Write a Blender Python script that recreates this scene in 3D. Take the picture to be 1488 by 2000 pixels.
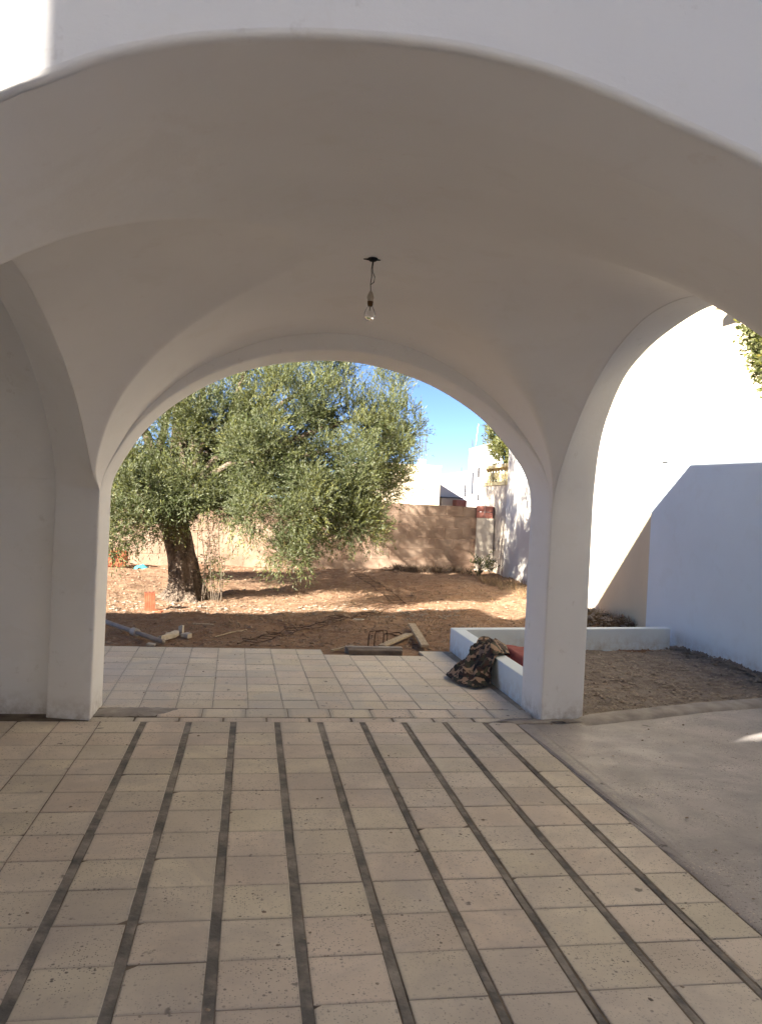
import bpy, bmesh, math
import numpy as np
from mathutils import Vector, Matrix

# ------------------------------------------------------------------ camera, sky, sun, exposure
scene = bpy.context.scene
for o in list(bpy.data.objects):
    bpy.data.objects.remove(o)
COL = scene.collection
R = np.random.default_rng(11)

FPX, YAW, PITCH, ROLL, EYE = 1564.9, 0.15928, -0.012575, 0.046429, 1.4905
_f = Vector((math.sin(YAW) * math.cos(PITCH), math.cos(YAW) * math.cos(PITCH), math.sin(PITCH)))
_r = Vector((math.cos(YAW), -math.sin(YAW), 0))
_u = _r.cross(_f)
c_, s_ = math.cos(ROLL), math.sin(ROLL)
RV, UV = c_ * _r + s_ * _u, -s_ * _r + c_ * _u
cam = bpy.data.objects.new('camera', bpy.data.cameras.new('camera'))
COL.objects.link(cam)
M = Matrix((RV, UV, -_f)).transposed().to_4x4()
M.translation = (0, 0, EYE)
cam.matrix_world = M
cam.data.sensor_fit = 'VERTICAL'
cam.data.sensor_height = 36
cam.data.lens = FPX / 2000 * 36
cam.data.clip_start = 0.05
cam.data.clip_end = 3000
scene.camera = cam

SUN = Vector((1.25, 1.0, -0.68)).normalized()          # the way the light travels
ELEV = math.asin(-SUN.z)
ROT = math.atan2(-SUN.x, -SUN.y)
w = bpy.data.worlds.new('World')
scene.world = w
w.use_nodes = True
nt = w.node_tree
bg = nt.nodes['Background']
sky = nt.nodes.new('ShaderNodeTexSky')
sky.sky_type = 'NISHITA'
sky.sun_disc = False
sky.sun_elevation = ELEV
sky.sun_rotation = ROT
sky.altitude = 3000
sky.air_density = 0.45
sky.dust_density = 0.1
sky.ozone_density = 2.2
nt.links.new(sky.outputs[0], bg.inputs[0])
bg.inputs[1].default_value = 0.053
sl = bpy.data.lights.new('sun', 'SUN')
sl.energy = 5.0
sl.angle = math.radians(0.53)
sl.color = (1.0, 0.92, 0.82)
so = bpy.data.objects.new('sun', sl)
COL.objects.link(so)
so.rotation_euler = SUN.to_track_quat('-Z', 'Y').to_euler()
so.location = (-12, -10, 12)
vs = scene.view_settings
vs.view_transform = 'Standard'
vs.look = 'None'
vs.exposure = 2.46
vs.gamma = 1.0
scene.cycles.use_adaptive_sampling = True
scene.cycles.adaptive_threshold = 0.025
scene.cycles.caustics_reflective = False
scene.cycles.caustics_refractive = False
scene.cycles.max_bounces = 9
scene.cycles.diffuse_bounces = 8
scene.cycles.glossy_bounces = 3
scene.cycles.transparent_max_bounces = 8


def in_view(p, m=0.06):
    d = Vector(p) - Vector((0, 0, EYE))
    z = d.dot(_f)
    if z < 0.2:
        return False
    x, y = FPX * d.dot(RV) / z, FPX * d.dot(UV) / z
    return abs(x) < 744 * (1 + m) and abs(y) < 1000 * (1 + m)


# ------------------------------------------------------------------ materials
MATS = {}


def N(nt, t, **kw):
    n = nt.nodes.new(t)
    for k, v in kw.items():
        setattr(n, k, v)
    return n


def new_mat(name):
    m = bpy.data.materials.new(name)
    m.use_nodes = True
    t = m.node_tree
    b = t.nodes['Principled BSDF']
    g = N(t, 'ShaderNodeNewGeometry')
    MATS[name] = m
    return m, t, b, g


def noise(t, g, scale, detail=4, rough=0.55, dist=0.0, stretch=None):
    n = N(t, 'ShaderNodeTexNoise')
    n.inputs['Scale'].default_value = scale
    n.inputs['Detail'].default_value = detail
    n.inputs['Roughness'].default_value = rough
    n.inputs['Distortion'].default_value = dist
    src = g.outputs['Position']
    if stretch:
        mp = N(t, 'ShaderNodeMapping')
        mp.inputs['Scale'].default_value = stretch
        t.links.new(src, mp.inputs[0])
        src = mp.outputs[0]
    t.links.new(src, n.inputs['Vector'])
    return n.outputs['Fac']


def ramp(t, fac, stops, interp='LINEAR'):
    r = N(t, 'ShaderNodeValToRGB')
    r.color_ramp.interpolation = interp
    while len(r.color_ramp.elements) < len(stops):
        r.color_ramp.elements.new(0.5)
    for e, (p, c) in zip(r.color_ramp.elements, stops):
        e.position = p
        e.color = (c, c, c, 1) if not hasattr(c, '__len__') else (*c, 1)
    t.links.new(fac, r.inputs[0])
    return r.outputs[0]


def mixc(t, fac, a, b, mode='MIX'):
    m = N(t, 'ShaderNodeMix', data_type='RGBA', blend_type=mode)
    for s, v in ((m.inputs[0], fac), (m.inputs[6], a), (m.inputs[7], b)):
        if isinstance(v, (int, float)):
            s.default_value = v
        elif isinstance(v, tuple):
            s.default_value = (*v, 1)
        else:
            t.links.new(v, s)
    return m.outputs[2]


def mth(t, op, a, b=0.0):
    m = N(t, 'ShaderNodeMath', operation=op)
    for s, v in zip(m.inputs, (a, b)):
        if isinstance(v, (int, float)):
            s.default_value = v
        else:
            t.links.new(v, s)
    return m.outputs[0]


def bump(t, b, h, strength=0.3, dist=0.01):
    n = N(t, 'ShaderNodeBump')
    n.inputs['Strength'].default_value = strength
    n.inputs['Distance'].default_value = dist
    t.links.new(h, n.inputs['Height'])
    t.links.new(n.outputs[0], b.inputs['Normal'])


def simple(name, c1, c2, scale=3.0, rough=0.85, bs=0.25, bscale=40, bdist=0.006, lo=0.35, hi=0.65, stretch=None, rnd=0.0, spec=0.3):
    """two-tone mottled surface with fine relief; rnd varies whole objects in brightness"""
    m, t, b, g = new_mat(name)
    f = noise(t, g, scale, 6, 0.6, stretch=stretch)
    col = ramp(t, f, [(lo, c1), (hi, c2)])
    if rnd:
        oi = N(t, 'ShaderNodeObjectInfo')
        v = ramp(t, oi.outputs['Random'], [(0, 1 - rnd), (1, 1.0)])
        col = mixc(t, 1.0, col, v, 'MULTIPLY')
    t.links.new(col, b.inputs['Base Color'])
    b.inputs['Roughness'].default_value = rough
    b.inputs['Specular IOR Level'].default_value = spec
    if bs:
        bump(t, b, noise(t, g, bscale, 5, 0.6), bs, bdist)
    return m


def plaster(name, c, dirt, amount=0.25, bs=0.25):
    """painted plaster: faint trowel waves, brush grain, small chips and grime close to the floor"""
    m, t, b, g = new_mat(name)
    big = noise(t, g, 1.3, 3, 0.5)
    tone = ramp(t, big, [(0.3, tuple(x * 0.94 for x in c)), (0.68, c)])
    pat = ramp(t, noise(t, g, 3.2, 5, 0.65, 0.5), [(0.56, 0.0), (0.62, 0.15), (0.8, 0.22)])
    tone = mixc(t, pat, tone, tuple(x * y for x, y in zip(c, (0.86, 0.83, 0.78))))
    sp = noise(t, g, 9, 4, 0.7)
    spots = ramp(t, sp, [(0.64, 0.0), (0.74, 1.0)])
    col = mixc(t, mth(t, 'MULTIPLY', spots, amount), tone, dirt)
    sx = N(t, 'ShaderNodeSeparateXYZ')
    t.links.new(g.outputs['Position'], sx.inputs[0])
    low = ramp(t, sx.outputs[2], [(0.0, 1.0), (0.16, 0.0)])
    gr = mth(t, 'MULTIPLY', low, ramp(t, noise(t, g, 14, 3, 0.7), [(0.38, 0.0), (0.7, 0.8)]))
    col = mixc(t, gr, col, dirt)
    t.links.new(col, b.inputs['Base Color'])
    b.inputs['Roughness'].default_value = 0.75
    b.inputs['Specular IOR Level'].default_value = 0.25
    h = mth(t, 'ADD', mth(t, 'MULTIPLY', noise(t, g, 2.5, 1), 2.5), noise(t, g, 22, 4, 0.75, stretch=(1, 1, 2.0)))
    bump(t, b, h, bs, 0.006)
    return m


def terrazzo(name, c1, c2, chips, dust, rnd=0.12, edge=True):
    m, t, b, g = new_mat(name)
    oi = N(t, 'ShaderNodeObjectInfo')
    base = ramp(t, noise(t, g, 2.2, 5, 0.6), [(0.32, c1), (0.68, c2)])
    v = ramp(t, oi.outputs['Random'], [(0, 1 - rnd), (1, 1.02)])
    base = mixc(t, 1.0, base, v, 'MULTIPLY')
    wn = N(t, 'ShaderNodeTexWhiteNoise', noise_dimensions='1D')
    t.links.new(oi.outputs['Random'], wn.inputs['W'])
    base = mixc(t, 1.0, base, ramp(t, wn.outputs['Value'], [(0.0, (1.02, 0.975, 0.97)), (0.5, (1.0, 1.0, 1.0)), (1.0, (1.0, 1.01, 0.955))]), 'MULTIPLY')
    for sc, dens, dark in ((130, 0.62, chips), (60, 0.86, tuple(x * 0.55 for x in chips)), (85, 0.80, (0.66, 0.58, 0.47))):
        vo = N(t, 'ShaderNodeTexVoronoi')
        vo.inputs['Scale'].default_value = sc
        t.links.new(g.outputs['Position'], vo.inputs['Vector'])
        sep = N(t, 'ShaderNodeSeparateColor')
        t.links.new(vo.outputs['Color'], sep.inputs[0])
        pick = ramp(t, sep.outputs[0], [(dens, 0.0), (dens + 0.06, 1.0)])
        near = ramp(t, vo.outputs['Distance'], [(0.22, 1.0), (0.42, 0.0)])
        patch = ramp(t, noise(t, g, 3.1, 3), [(0.36, 0.25), (0.62, 1.0)])
        base = mixc(t, mth(t, 'MULTIPLY', mth(t, 'MULTIPLY', pick, near), mth(t, 'MULTIPLY', patch, 0.95)), base, dark)
    st = ramp(t, noise(t, g, 1.4, 6, 0.7, 0.6), [(0.46, 0.0), (0.58, 0.45), (0.74, 0.85)])
    base = mixc(t, st, base, dust)
    blot = ramp(t, noise(t, g, 13, 3, 0.5), [(0.69, 0.0), (0.74, 0.7)])
    base = mixc(t, blot, base, tuple(x * 0.4 for x in chips))
    if edge:
        tc = N(t, 'ShaderNodeTexCoord')
        sx = N(t, 'ShaderNodeSeparateXYZ')
        t.links.new(tc.outputs['Object'], sx.inputs[0])
        e = mth(t, 'MAXIMUM', mth(t, 'ABSOLUTE', sx.outputs[0]), mth(t, 'ABSOLUTE', sx.outputs[1]))
        ef = ramp(t, mth(t, 'ADD', e, mth(t, 'MULTIPLY', noise(t, g, 26, 4, 0.7), 0.045)), [(0.130, 0.0), (0.156, 0.45)])
        base = mixc(t, ef, base, tuple(x * 0.62 for x in dust))
    t.links.new(base, b.inputs['Base Color'])
    rr = ramp(t, noise(t, g, 5, 4), [(0.3, 0.5), (0.7, 0.8)])
    t.links.new(rr, b.inputs['Roughness'])
    b.inputs['Specular IOR Level'].default_value = 0.35
    bump(t, b, noise(t, g, 90, 5, 0.7), 0.22, 0.003)
    return m


def leafmat(name, ca, cb, cc, back, glow=(0.20, 0.22, 0.05)):
    m, t, b, g = new_mat(name)
    isl = g.outputs['Random Per Island']
    col = ramp(t, isl, [(0.0, ca), (0.55, cb), (1.0, cc)])
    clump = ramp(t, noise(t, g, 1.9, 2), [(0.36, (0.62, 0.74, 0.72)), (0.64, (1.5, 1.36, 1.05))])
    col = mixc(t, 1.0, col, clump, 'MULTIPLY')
    col = mixc(t, g.outputs['Backfacing'], col, back)
    t.links.new(col, b.inputs['Base Color'])
    b.inputs['Roughness'].default_value = 0.5
    b.inputs['Specular IOR Level'].default_value = 0.35
    tr = N(t, 'ShaderNodeBsdfTranslucent')
    t.links.new(mixc(t, 0.6, col, glow), tr.inputs[0])
    mx = N(t, 'ShaderNodeMixShader')
    mx.inputs[0].default_value = 0.28
    t.links.new(b.outputs[0], mx.inputs[1])
    t.links.new(tr.outputs[0], mx.inputs[2])
    t.links.new(mx.outputs[0], t.nodes['Material Output'].inputs[0])
    return m


WHITE = plaster('white_plaster', (0.90, 0.89, 0.87), (0.46, 0.40, 0.33))
VAULT = plaster('vault_plaster', (0.905, 0.89, 0.87), (0.62, 0.49, 0.42), 0.12, 0.16)
PAINT = plaster('bluish_white_paint', (0.75, 0.83, 0.87), (0.50, 0.47, 0.42), 0.1)
CREAM = plaster('cream_plaster', (0.68, 0.595, 0.42), (0.52, 0.44, 0.32), 0.2)
BEIGE = plaster('beige_render', (0.62, 0.55, 0.44), (0.34, 0.28, 0.20), 0.5)
WHITEROUGH = plaster('rough_white_render', (0.80, 0.76, 0.67), (0.42, 0.34, 0.25), 0.5, 0.6)
TILE = terrazzo('cream_terrazzo', (0.63, 0.555, 0.455), (0.77, 0.685, 0.57), (0.19, 0.155, 0.125), (0.48, 0.425, 0.38))
TILE2 = terrazzo('dusty_terrazzo', (0.70, 0.605, 0.475), (0.82, 0.725, 0.59), (0.20, 0.16, 0.115), (0.56, 0.53, 0.48), 0.10)
SLAB = terrazzo('worn_concrete', (0.36, 0.34, 0.325), (0.52, 0.49, 0.465), (0.13, 0.115, 0.105), (0.29, 0.275, 0.265), 0.05, False)
STRIP = simple('dark_cement', (0.15, 0.14, 0.128), (0.42, 0.375, 0.32), 7, 0.9, 0.8, 45, 0.008, 0.40, 0.74)
JOINT = simple('grimy_joint', (0.10, 0.078, 0.058), (0.26, 0.21, 0.16), 4, 0.95, 0.3, 60)
JOINT2 = simple('dusty_joint', (0.26, 0.215, 0.165), (0.46, 0.40, 0.32), 4, 0.95, 0.3, 60)
CEMENT = simple('grey_cement', (0.28, 0.25, 0.225), (0.43, 0.39, 0.345), 6, 0.9, 0.5, 45)
DIRT = None
BRICKGREY = simple('brown_mortar', (0.15, 0.115, 0.09), (0.24, 0.19, 0.15), 8, 0.95, 0.5, 50)
SOIL = simple('planter_soil', (0.19, 0.15, 0.115), (0.33, 0.275, 0.22), 7, 1.0, 0.9, 55, 0.02)
STONE = simple('pale_stone', (0.24, 0.185, 0.14), (0.42, 0.35, 0.27), 20, 0.95, 0.4, 80)
PEBBLE = simple('red_pebble', (0.22, 0.135, 0.085), (0.37, 0.27, 0.185), 12, 0.95, 0.3, 80)
BLOCK = simple('cement_block', (0.27, 0.18, 0.125), (0.40, 0.295, 0.215), 2.2, 0.95, 0.7, 40, 0.015, rnd=0.08)
MORTAR = simple('block_mortar', (0.28, 0.18, 0.125), (0.42, 0.30, 0.21), 8, 1.0, 0.5, 60)
BRICK = simple('red_hollow_brick', (0.42, 0.095, 0.045), (0.52, 0.165, 0.085), 14, 0.85, 0.3, 80, rnd=0.15)
BRICKD = simple('brick_hollow_shade', (0.10, 0.03, 0.02), (0.16, 0.05, 0.03), 14, 0.95, 0)  # darkened brick red, paints the shade of holes and grooves
REDB = simple('faded_red_brick', (0.34, 0.13, 0.095), (0.44, 0.20, 0.15), 6, 0.9, 0.4, 60, rnd=0.1)
BARK = simple('olive_bark', (0.07, 0.053, 0.038), (0.25, 0.19, 0.14), 9, 0.95, 1.0, 26, 0.05, 0.36, 0.62, stretch=(1, 1, 0.35))
TWIG = simple('twig_bark', (0.09, 0.07, 0.05), (0.20, 0.16, 0.12), 20, 0.95, 0.4, 60)
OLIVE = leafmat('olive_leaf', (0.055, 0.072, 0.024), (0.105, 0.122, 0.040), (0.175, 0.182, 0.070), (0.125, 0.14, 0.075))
SHRUB = leafmat('shrub_leaf', (0.05, 0.07, 0.02), (0.11, 0.12, 0.03), (0.20, 0.185, 0.05), (0.14, 0.15, 0.06))
DRY = leafmat('dry_grass', (0.15, 0.10, 0.06), (0.25, 0.175, 0.105), (0.34, 0.26, 0.165), (0.22, 0.16, 0.10), (0.26, 0.17, 0.10))
BRUSH = leafmat('dark_brush', (0.045, 0.030, 0.022), (0.085, 0.058, 0.04), (0.14, 0.10, 0.07), (0.08, 0.055, 0.04), (0.10, 0.065, 0.04))
RUST = simple('rusty_steel', (0.06, 0.036, 0.024), (0.15, 0.085, 0.052), 30, 0.8, 0.3, 120)
WOOD = simple('weathered_plank', (0.34, 0.26, 0.17), (0.52, 0.42, 0.29), 12, 0.85, 0.4, 40, stretch=(6, 1, 6))
PIPE = simple('grey_pipe', (0.27, 0.235, 0.20), (0.38, 0.335, 0.29), 10, 0.5, 0.1)
BLACK = simple('black_plastic', (0.012, 0.010, 0.009), (0.03, 0.025, 0.022), 20, 0.6, 0.1)
IVORY = simple('ivory_plastic', (0.42, 0.36, 0.29), (0.50, 0.44, 0.36), 30, 0.5, 0)
BRASS = simple('dark_brass', (0.10, 0.055, 0.025), (0.16, 0.09, 0.04), 30, 0.4, 0)
BRASS.node_tree.nodes['Principled BSDF'].inputs['Metallic'].default_value = 0.8
MAROON = simple('maroon_cloth', (0.24, 0.05, 0.045), (0.33, 0.085, 0.07), 9, 0.9, 0.4, 120)
BLUE = simple('turquoise_plastic', (0.05, 0.34, 0.40), (0.10, 0.46, 0.50), 9, 0.5, 0.2)
PEACH = simple('peach_wall', (0.62, 0.47, 0.35), (0.70, 0.55, 0.42), 0.6, 0.9, 0)
FARW = simple('far_white_wall', (0.60, 0.59, 0.57), (0.66, 0.65, 0.63), 0.5, 0.9, 0)
FARC = simple('far_cream_wall', (0.62, 0.52, 0.36), (0.68, 0.58, 0.42), 0.5, 0.9, 0)
DARKW = simple('dark_opening', (0.03, 0.03, 0.035), (0.06, 0.06, 0.06), 2, 0.6, 0)
STEELB = simple('painted_steel', (0.06, 0.07, 0.09), (0.10, 0.11, 0.13), 6, 0.6, 0)
YELL = simple('yellow_balustrade', (0.66, 0.55, 0.28), (0.76, 0.66, 0.38), 4, 0.85, 0.3, 60)

m, t, b, g = new_mat('bulb_glass')
b.inputs['Base Color'].default_value = (1, 1, 1, 1)
b.inputs['Roughness'].default_value = 0.03
b.inputs['Transmission Weight'].default_value = 1.0
b.inputs['IOR'].default_value = 1.15
GLASS = m

m, t, b, g = new_mat('red_earth')
f1 = noise(t, g, 0.55, 6, 0.62)
f2 = noise(t, g, 7, 8, 0.7)
f3 = noise(t, g, 55, 5, 0.7)
cA = ramp(t, f1, [(0.36, (0.27, 0.14, 0.078)), (0.64, (0.34, 0.215, 0.13))])
cB = ramp(t, f2, [(0.36, (0.14, 0.078, 0.047)), (0.60, (0.38, 0.27, 0.18))])
cc = mixc(t, 0.5, cA, cB)
cc = mixc(t, ramp(t, f3, [(0.55, 0.0), (0.75, 0.65)]), cc, (0.20, 0.12, 0.075))
cc = mixc(t, ramp(t, noise(t, g, 24, 4, 0.6), [(0.6, 0.0), (0.7, 0.6)]), cc, (0.46, 0.36, 0.26))
t.links.new(cc, b.inputs['Base Color'])
b.inputs['Roughness'].default_value = 1.0
b.inputs['Specular IOR Level'].default_value = 0.1
bump(t, b, mth(t, 'ADD', f2, mth(t, 'MULTIPLY', f3, 0.5)), 0.8, 0.03)
DIRT = m

m, t, b, g = new_mat('camouflage_cloth')
n1 = noise(t, g, 9, 2, 0.4, 0.6)
n2 = noise(t, g, 13, 2, 0.4, 0.9)
n3 = noise(t, g, 17, 2, 0.4, 0.4, stretch=(1.2, 0.8, 1))
cc = mixc(t, ramp(t, n1, [(0.49, 0.0), (0.51, 1.0)]), (0.012, 0.011, 0.010), (0.055, 0.028, 0.020))
cc = mixc(t, ramp(t, n2, [(0.54, 0.0), (0.555, 1.0)]), cc, (0.30, 0.20, 0.135))
cc = mixc(t, ramp(t, n3, [(0.57, 0.0), (0.58, 1.0)]), cc, (0.05, 0.048, 0.03))
t.links.new(cc, b.inputs['Base Color'])
b.inputs['Roughness'].default_value = 0.9
bump(t, b, noise(t, g, 300, 2), 0.3, 0.002)
CAMO = m


# ------------------------------------------------------------------ mesh helpers
def obj(name, verts, faces, mat, parent=None, smooth=False):
    me = bpy.data.meshes.new(name)
    me.from_pydata([tuple(map(float, v)) for v in verts], [], [tuple(int(i) for i in f) for f in faces])
    me.materials.append(mat)
    if smooth:
        me.polygons.foreach_set('use_smooth', [True] * len(me.polygons))
    o = bpy.data.objects.new(name, me)
    COL.objects.link(o)
    if parent is not None:
        o.parent = parent
    return o


def tag(o, label=None, cat=None, group=None, kind=None):
    for k, v in (('label', label), ('category', cat), ('group', group), ('kind', kind)):
        if v:
            o[k] = v
    return o


def empty(name, label, cat, group=None, loc=(0, 0, 0)):
    o = bpy.data.objects.new(name, None)
    COL.objects.link(o)
    o.empty_display_size = 0.1
    return tag(o, label, cat, group)


class MB:
    def __init__(s):
        s.v, s.f = [], []

    def add(s, v, f):
        k = len(s.v)
        s.v += [tuple(p) for p in v]
        s.f += [tuple(i + k for i in q) for q in f]
        return s

    def box(s, x0, x1, y0, y1, z0, z1):
        return s.add([(x, y, z) for z in (z0, z1) for y in (y0, y1) for x in (x0, x1)],
                     [(0, 2, 3, 1), (4, 5, 7, 6), (0, 1, 5, 4), (2, 6, 7, 3), (0, 4, 6, 2), (1, 3, 7, 5)])

    def prism(s, poly, z0, z1):
        n = len(poly)
        z0 = [z0] * n if not hasattr(z0, '__len__') else z0
        z1 = [z1] * n if not hasattr(z1, '__len__') else z1
        v = [(x, y, z) for (x, y), z in zip(poly, z0)] + [(x, y, z) for (x, y), z in zip(poly, z1)]
        f = [tuple(range(n))[::-1], tuple(range(n, 2 * n))] + [(i, (i + 1) % n, n + (i + 1) % n, n + i) for i in range(n)]
        return s.add(v, f)

    def obox(s, c, size, rz=0.0, tilt=(0, 0)):
        mt = Matrix.Translation(c) @ Matrix.Rotation(rz, 4, 'Z') @ Matrix.Rotation(tilt[0], 4, 'X') @ Matrix.Rotation(tilt[1], 4, 'Y')
        h = [x / 2 for x in size]
        v = [mt @ Vector((sx * h[0], sy * h[1], sz * h[2])) for sz in (-1, 1) for sy in (-1, 1) for sx in (-1, 1)]
        return s.add(v, [(0, 2, 3, 1), (4, 5, 7, 6), (0, 1, 5, 4), (2, 6, 7, 3), (0, 4, 6, 2), (1, 3, 7, 5)])

    def tube(s, pts, rad, n=6, wob=0.0, cap=True):
        pts = [Vector(p) for p in pts]
        rad = [rad] * len(pts) if not hasattr(rad, '__len__') else rad
        k = len(s.v)
        up = Vector((0.13, 0.21, 0.97))
        for i, p in enumerate(pts):
            d = (pts[min(i + 1, len(pts) - 1)] - pts[max(i - 1, 0)]).normalized()
            a = d.cross(up)
            if a.length < 0.05:
                a = d.cross(Vector((1, 0, 0)))
            a.normalize()
            bb = d.cross(a)
            for j in range(n):
                th = 2 * math.pi * j / n
                r = rad[i] * (1 + (wob * (R.random() - 0.5) if wob else 0))
                s.v.append(tuple(p + (a * math.cos(th) + bb * math.sin(th)) * r))
        for i in range(len(pts) - 1):
            for j in range(n):
                s.f.append((k + i * n + j, k + i * n + (j + 1) % n, k + (i + 1) * n + (j + 1) % n, k + (i + 1) * n + j))
        if cap:
            s.f.append(tuple(k + j for j in range(n))[::-1])
            s.f.append(tuple(k + (len(pts) - 1) * n + j for j in range(n)))
        return s

    def lathe(s, c, prof, n=12):
        k = len(s.v)
        for r, z in prof:
            for j in range(n):
                th = 2 * math.pi * j / n
                s.v.append((c[0] + r * math.cos(th), c[1] + r * math.sin(th), c[2] + z))
        for i in range(len(prof) - 1):
            for j in range(n):
                s.f.append((k + i * n + j, k + i * n + (j + 1) % n, k + (i + 1) * n + (j + 1) % n, k + (i + 1) * n + j))
        return s

    def build(s, name, mat, parent=None, smooth=False, bev=0.0, seg=2):
        o = obj(name, s.v, s.f, mat, parent, smooth)
        if bev:
            bm = bmesh.new()
            bm.from_mesh(o.data)
            bmesh.ops.bevel(bm, geom=[e for e in bm.edges if e.is_manifold and e.calc_face_angle(0) > 0.6], offset=bev, segments=seg, affect='EDGES', profile=0.5)
            bm.to_mesh(o.data)
            bm.free()
        return o


def vnoise(x, y, s=1.0, seed=0):
    """cheap smooth noise (sum of rotated sines), about -1..1"""
    rr = np.random.default_rng(seed)
    z = np.zeros_like(np.asarray(x, float))
    for i in range(7):
        a, ph, k = rr.random() * 6.28, rr.random() * 6.28, s * (0.6 + 1.5 * rr.random())
        z = z + np.sin(k * (np.cos(a) * x + np.sin(a) * y) + ph + 1.3 * np.sin(0.7 * k * (np.sin(a) * x - np.cos(a) * y) + ph))
    return z / 4.2


def smooth01(x):
    x = np.clip(x, 0, 1)
    return x * x * (3 - 2 * x)


def gz(x, y):
    """height of the bare earth"""
    x, y = np.asarray(x, float), np.asarray(y, float)
    rise = 0.11 * smooth01((y - 9.0) / 7.0)
    bumps = 0.024 * vnoise(x, y, 2.3, 3) + 0.016 * vnoise(x, y, 7.0, 4) + 0.011 * vnoise(x, y, 21.0, 5)
    amp = smooth01((y - 8.0) / 0.8) * (1 - smooth01((y - 24) / 8))
    near = smooth01((7.75 - y) / 0.15)
    bed = smooth01((x - 2.12) / 0.05) * smooth01((8.30 - y) / 0.1) * smooth01((5.2 - x) / 0.1)
    return rise + bumps * (0.15 + 0.85 * amp) - 0.035 - 0.055 * near - 0.09 * bed


# ------------------------------------------------------------------ the ground
xs = np.concatenate([[-400, -150, -60, -25, -12], np.arange(-6, -2.6, 0.4), np.arange(-2.6, 5.7, 0.055), np.arange(5.9, 9, 0.6), [14, 25, 60, 150, 400]])
ys = np.concatenate([[-300, -60, -15, -5, 0, 3, 5], np.arange(7.0, 7.6, 0.2), np.arange(7.6, 13.6, 0.05), np.arange(13.6, 19.4, 0.11), np.arange(19.6, 24, 0.8), [27, 32, 40, 60, 120, 300, 900]])
X, Y = np.meshgrid(xs, ys)
Z = gz(X, Y)
nx, ny = len(xs), len(ys)
gv = np.stack([X, Y, Z], -1).reshape(-1, 3)
gf = [(j * nx + i, j * nx + i + 1, (j + 1) * nx + i + 1, (j + 1) * nx + i) for j in range(ny - 1) for i in range(nx - 1)]
tag(obj('ground', gv, gf, DIRT, smooth=True), 'bare reddish earth of the garden behind the porch', 'ground', kind='structure')


def stones(name, mat, pts, smin, smax, label, parent=None, flat=0.55):
    """angular little stones, one joined heap"""
    base = np.array([(1, 0, 0), (0.3, 0.95, 0.1), (-0.8, 0.6, 0), (-0.8, -0.6, 0.1), (0.3, -0.95, 0), (0.1, 0.1, 0.75), (-0.1, -0.1, -0.5)])
    tri = [(0, 1, 5), (1, 2, 5), (2, 3, 5), (3, 4, 5), (4, 0, 5), (1, 0, 6), (2, 1, 6), (3, 2, 6), (4, 3, 6), (0, 4, 6)]
    V, F = [], []
    for (x, y, z) in pts:
        s = smin + (smax - smin) * R.random() ** 3
        a = R.random() * 6.28
        b = base * (1 + 0.35 * (R.random((7, 3)) - 0.5)) * np.array([1.0, 0.55 + 0.45 * R.random(), flat * (0.6 + 0.8 * R.random())]) * s
        ca, sa = math.cos(a), math.sin(a)
        k = len(V)
        V += [(x + p[0] * ca - p[1] * sa, y + p[0] * sa + p[1] * ca, z + p[2] + 0.1 * s) for p in b]
        F += [tuple(i + k for i in q) for q in tri]
    o = obj(name, V, F, mat, parent)
    return tag(o, label, 'stones', kind='stuff')


n = 9000
px = R.uniform(-2.6, 5.2, n)
py = 8.2 + 8.6 * R.random(n) ** 1.5
stones('pebbles', PEBBLE, np.stack([px, py, gz(px, py)], 1), 0.008, 0.038, 'loose reddish pebbles scattered over the bare garden earth')
n = 900
px = R.uniform(-2.6, 3.0, n)
py = 10.3 + 0.9 * R.random(n)
stones('pale_gravel', STONE, np.stack([px, py, gz(px, py)], 1), 0.01, 0.045, 'pale gravel in the sunlit band before the olive tree')

# ------------------------------------------------------------------ floors
XS0, XP, TW, TP = -0.630, 0.2848, 0.2455, 0.25
ROW0 = 2.335


def tile_mesh(name, wx, wy, ch=0.004, chip=0):
    v, f = [], []
    a, b_ = wx / 2, wy / 2
    pts = [(-a, -b_), (a, -b_), (a, b_), (-a, b_)]
    if chip:
        k = 0.012 + 0.012 * chip
        pts = [(-a, -b_), (a - k, -b_), (a, -b_ + k * 0.7), (a, b_), (-a, b_)]
    n = len(pts)
    v += [(x, y, -0.02) for x, y in pts] + [(x, y, -ch * 0.6) for x, y in pts] + [(x * (1 - ch / a), y * (1 - ch / b_), 0) for x, y in pts]
    for l in range(2):
        f += [(l * n + i, l * n + (i + 1) % n, (l + 1) * n + (i + 1) % n, (l + 1) * n + i) for i in range(n)]
    f.append(tuple(range(2 * n, 3 * n)))
    me = bpy.data.meshes.new(name)
    me.from_pydata(v, [], f)
    return me


def lay_tiles(places, parent, mat, wx, wy, rz=0.0):
    """places: centres; tiles in view are parts, the others one joined part"""
    ms = [tile_mesh('tile', wx, wy, 0.003 + 0.001 * k, k) for k in range(3)]
    for me in ms:
        me.materials.append(mat)
    rest = MB()
    for (x, y) in places:
        if in_view((x, y, 0), 0.12):
            q = R.random()
            o = bpy.data.objects.new('tile', ms[0] if q < 0.8 else ms[1] if q < 0.93 else ms[2])
            COL.objects.link(o)
            o.parent = parent
            o.location = (x + R.normal(0, 0.0007), y + R.normal(0, 0.0007), R.normal(0, 0.0006))
            o.rotation_euler = (R.normal(0, 0.002), R.normal(0, 0.002), rz + R.normal(0, 0.002) + int(R.integers(0, 2)) * math.pi)
        else:
            rest.obox((x, y, -0.01), (wx, wy, 0.02), rz)
    if rest.v:
        tag(rest.build('tile_field', mat, parent), kind='stuff')


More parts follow.
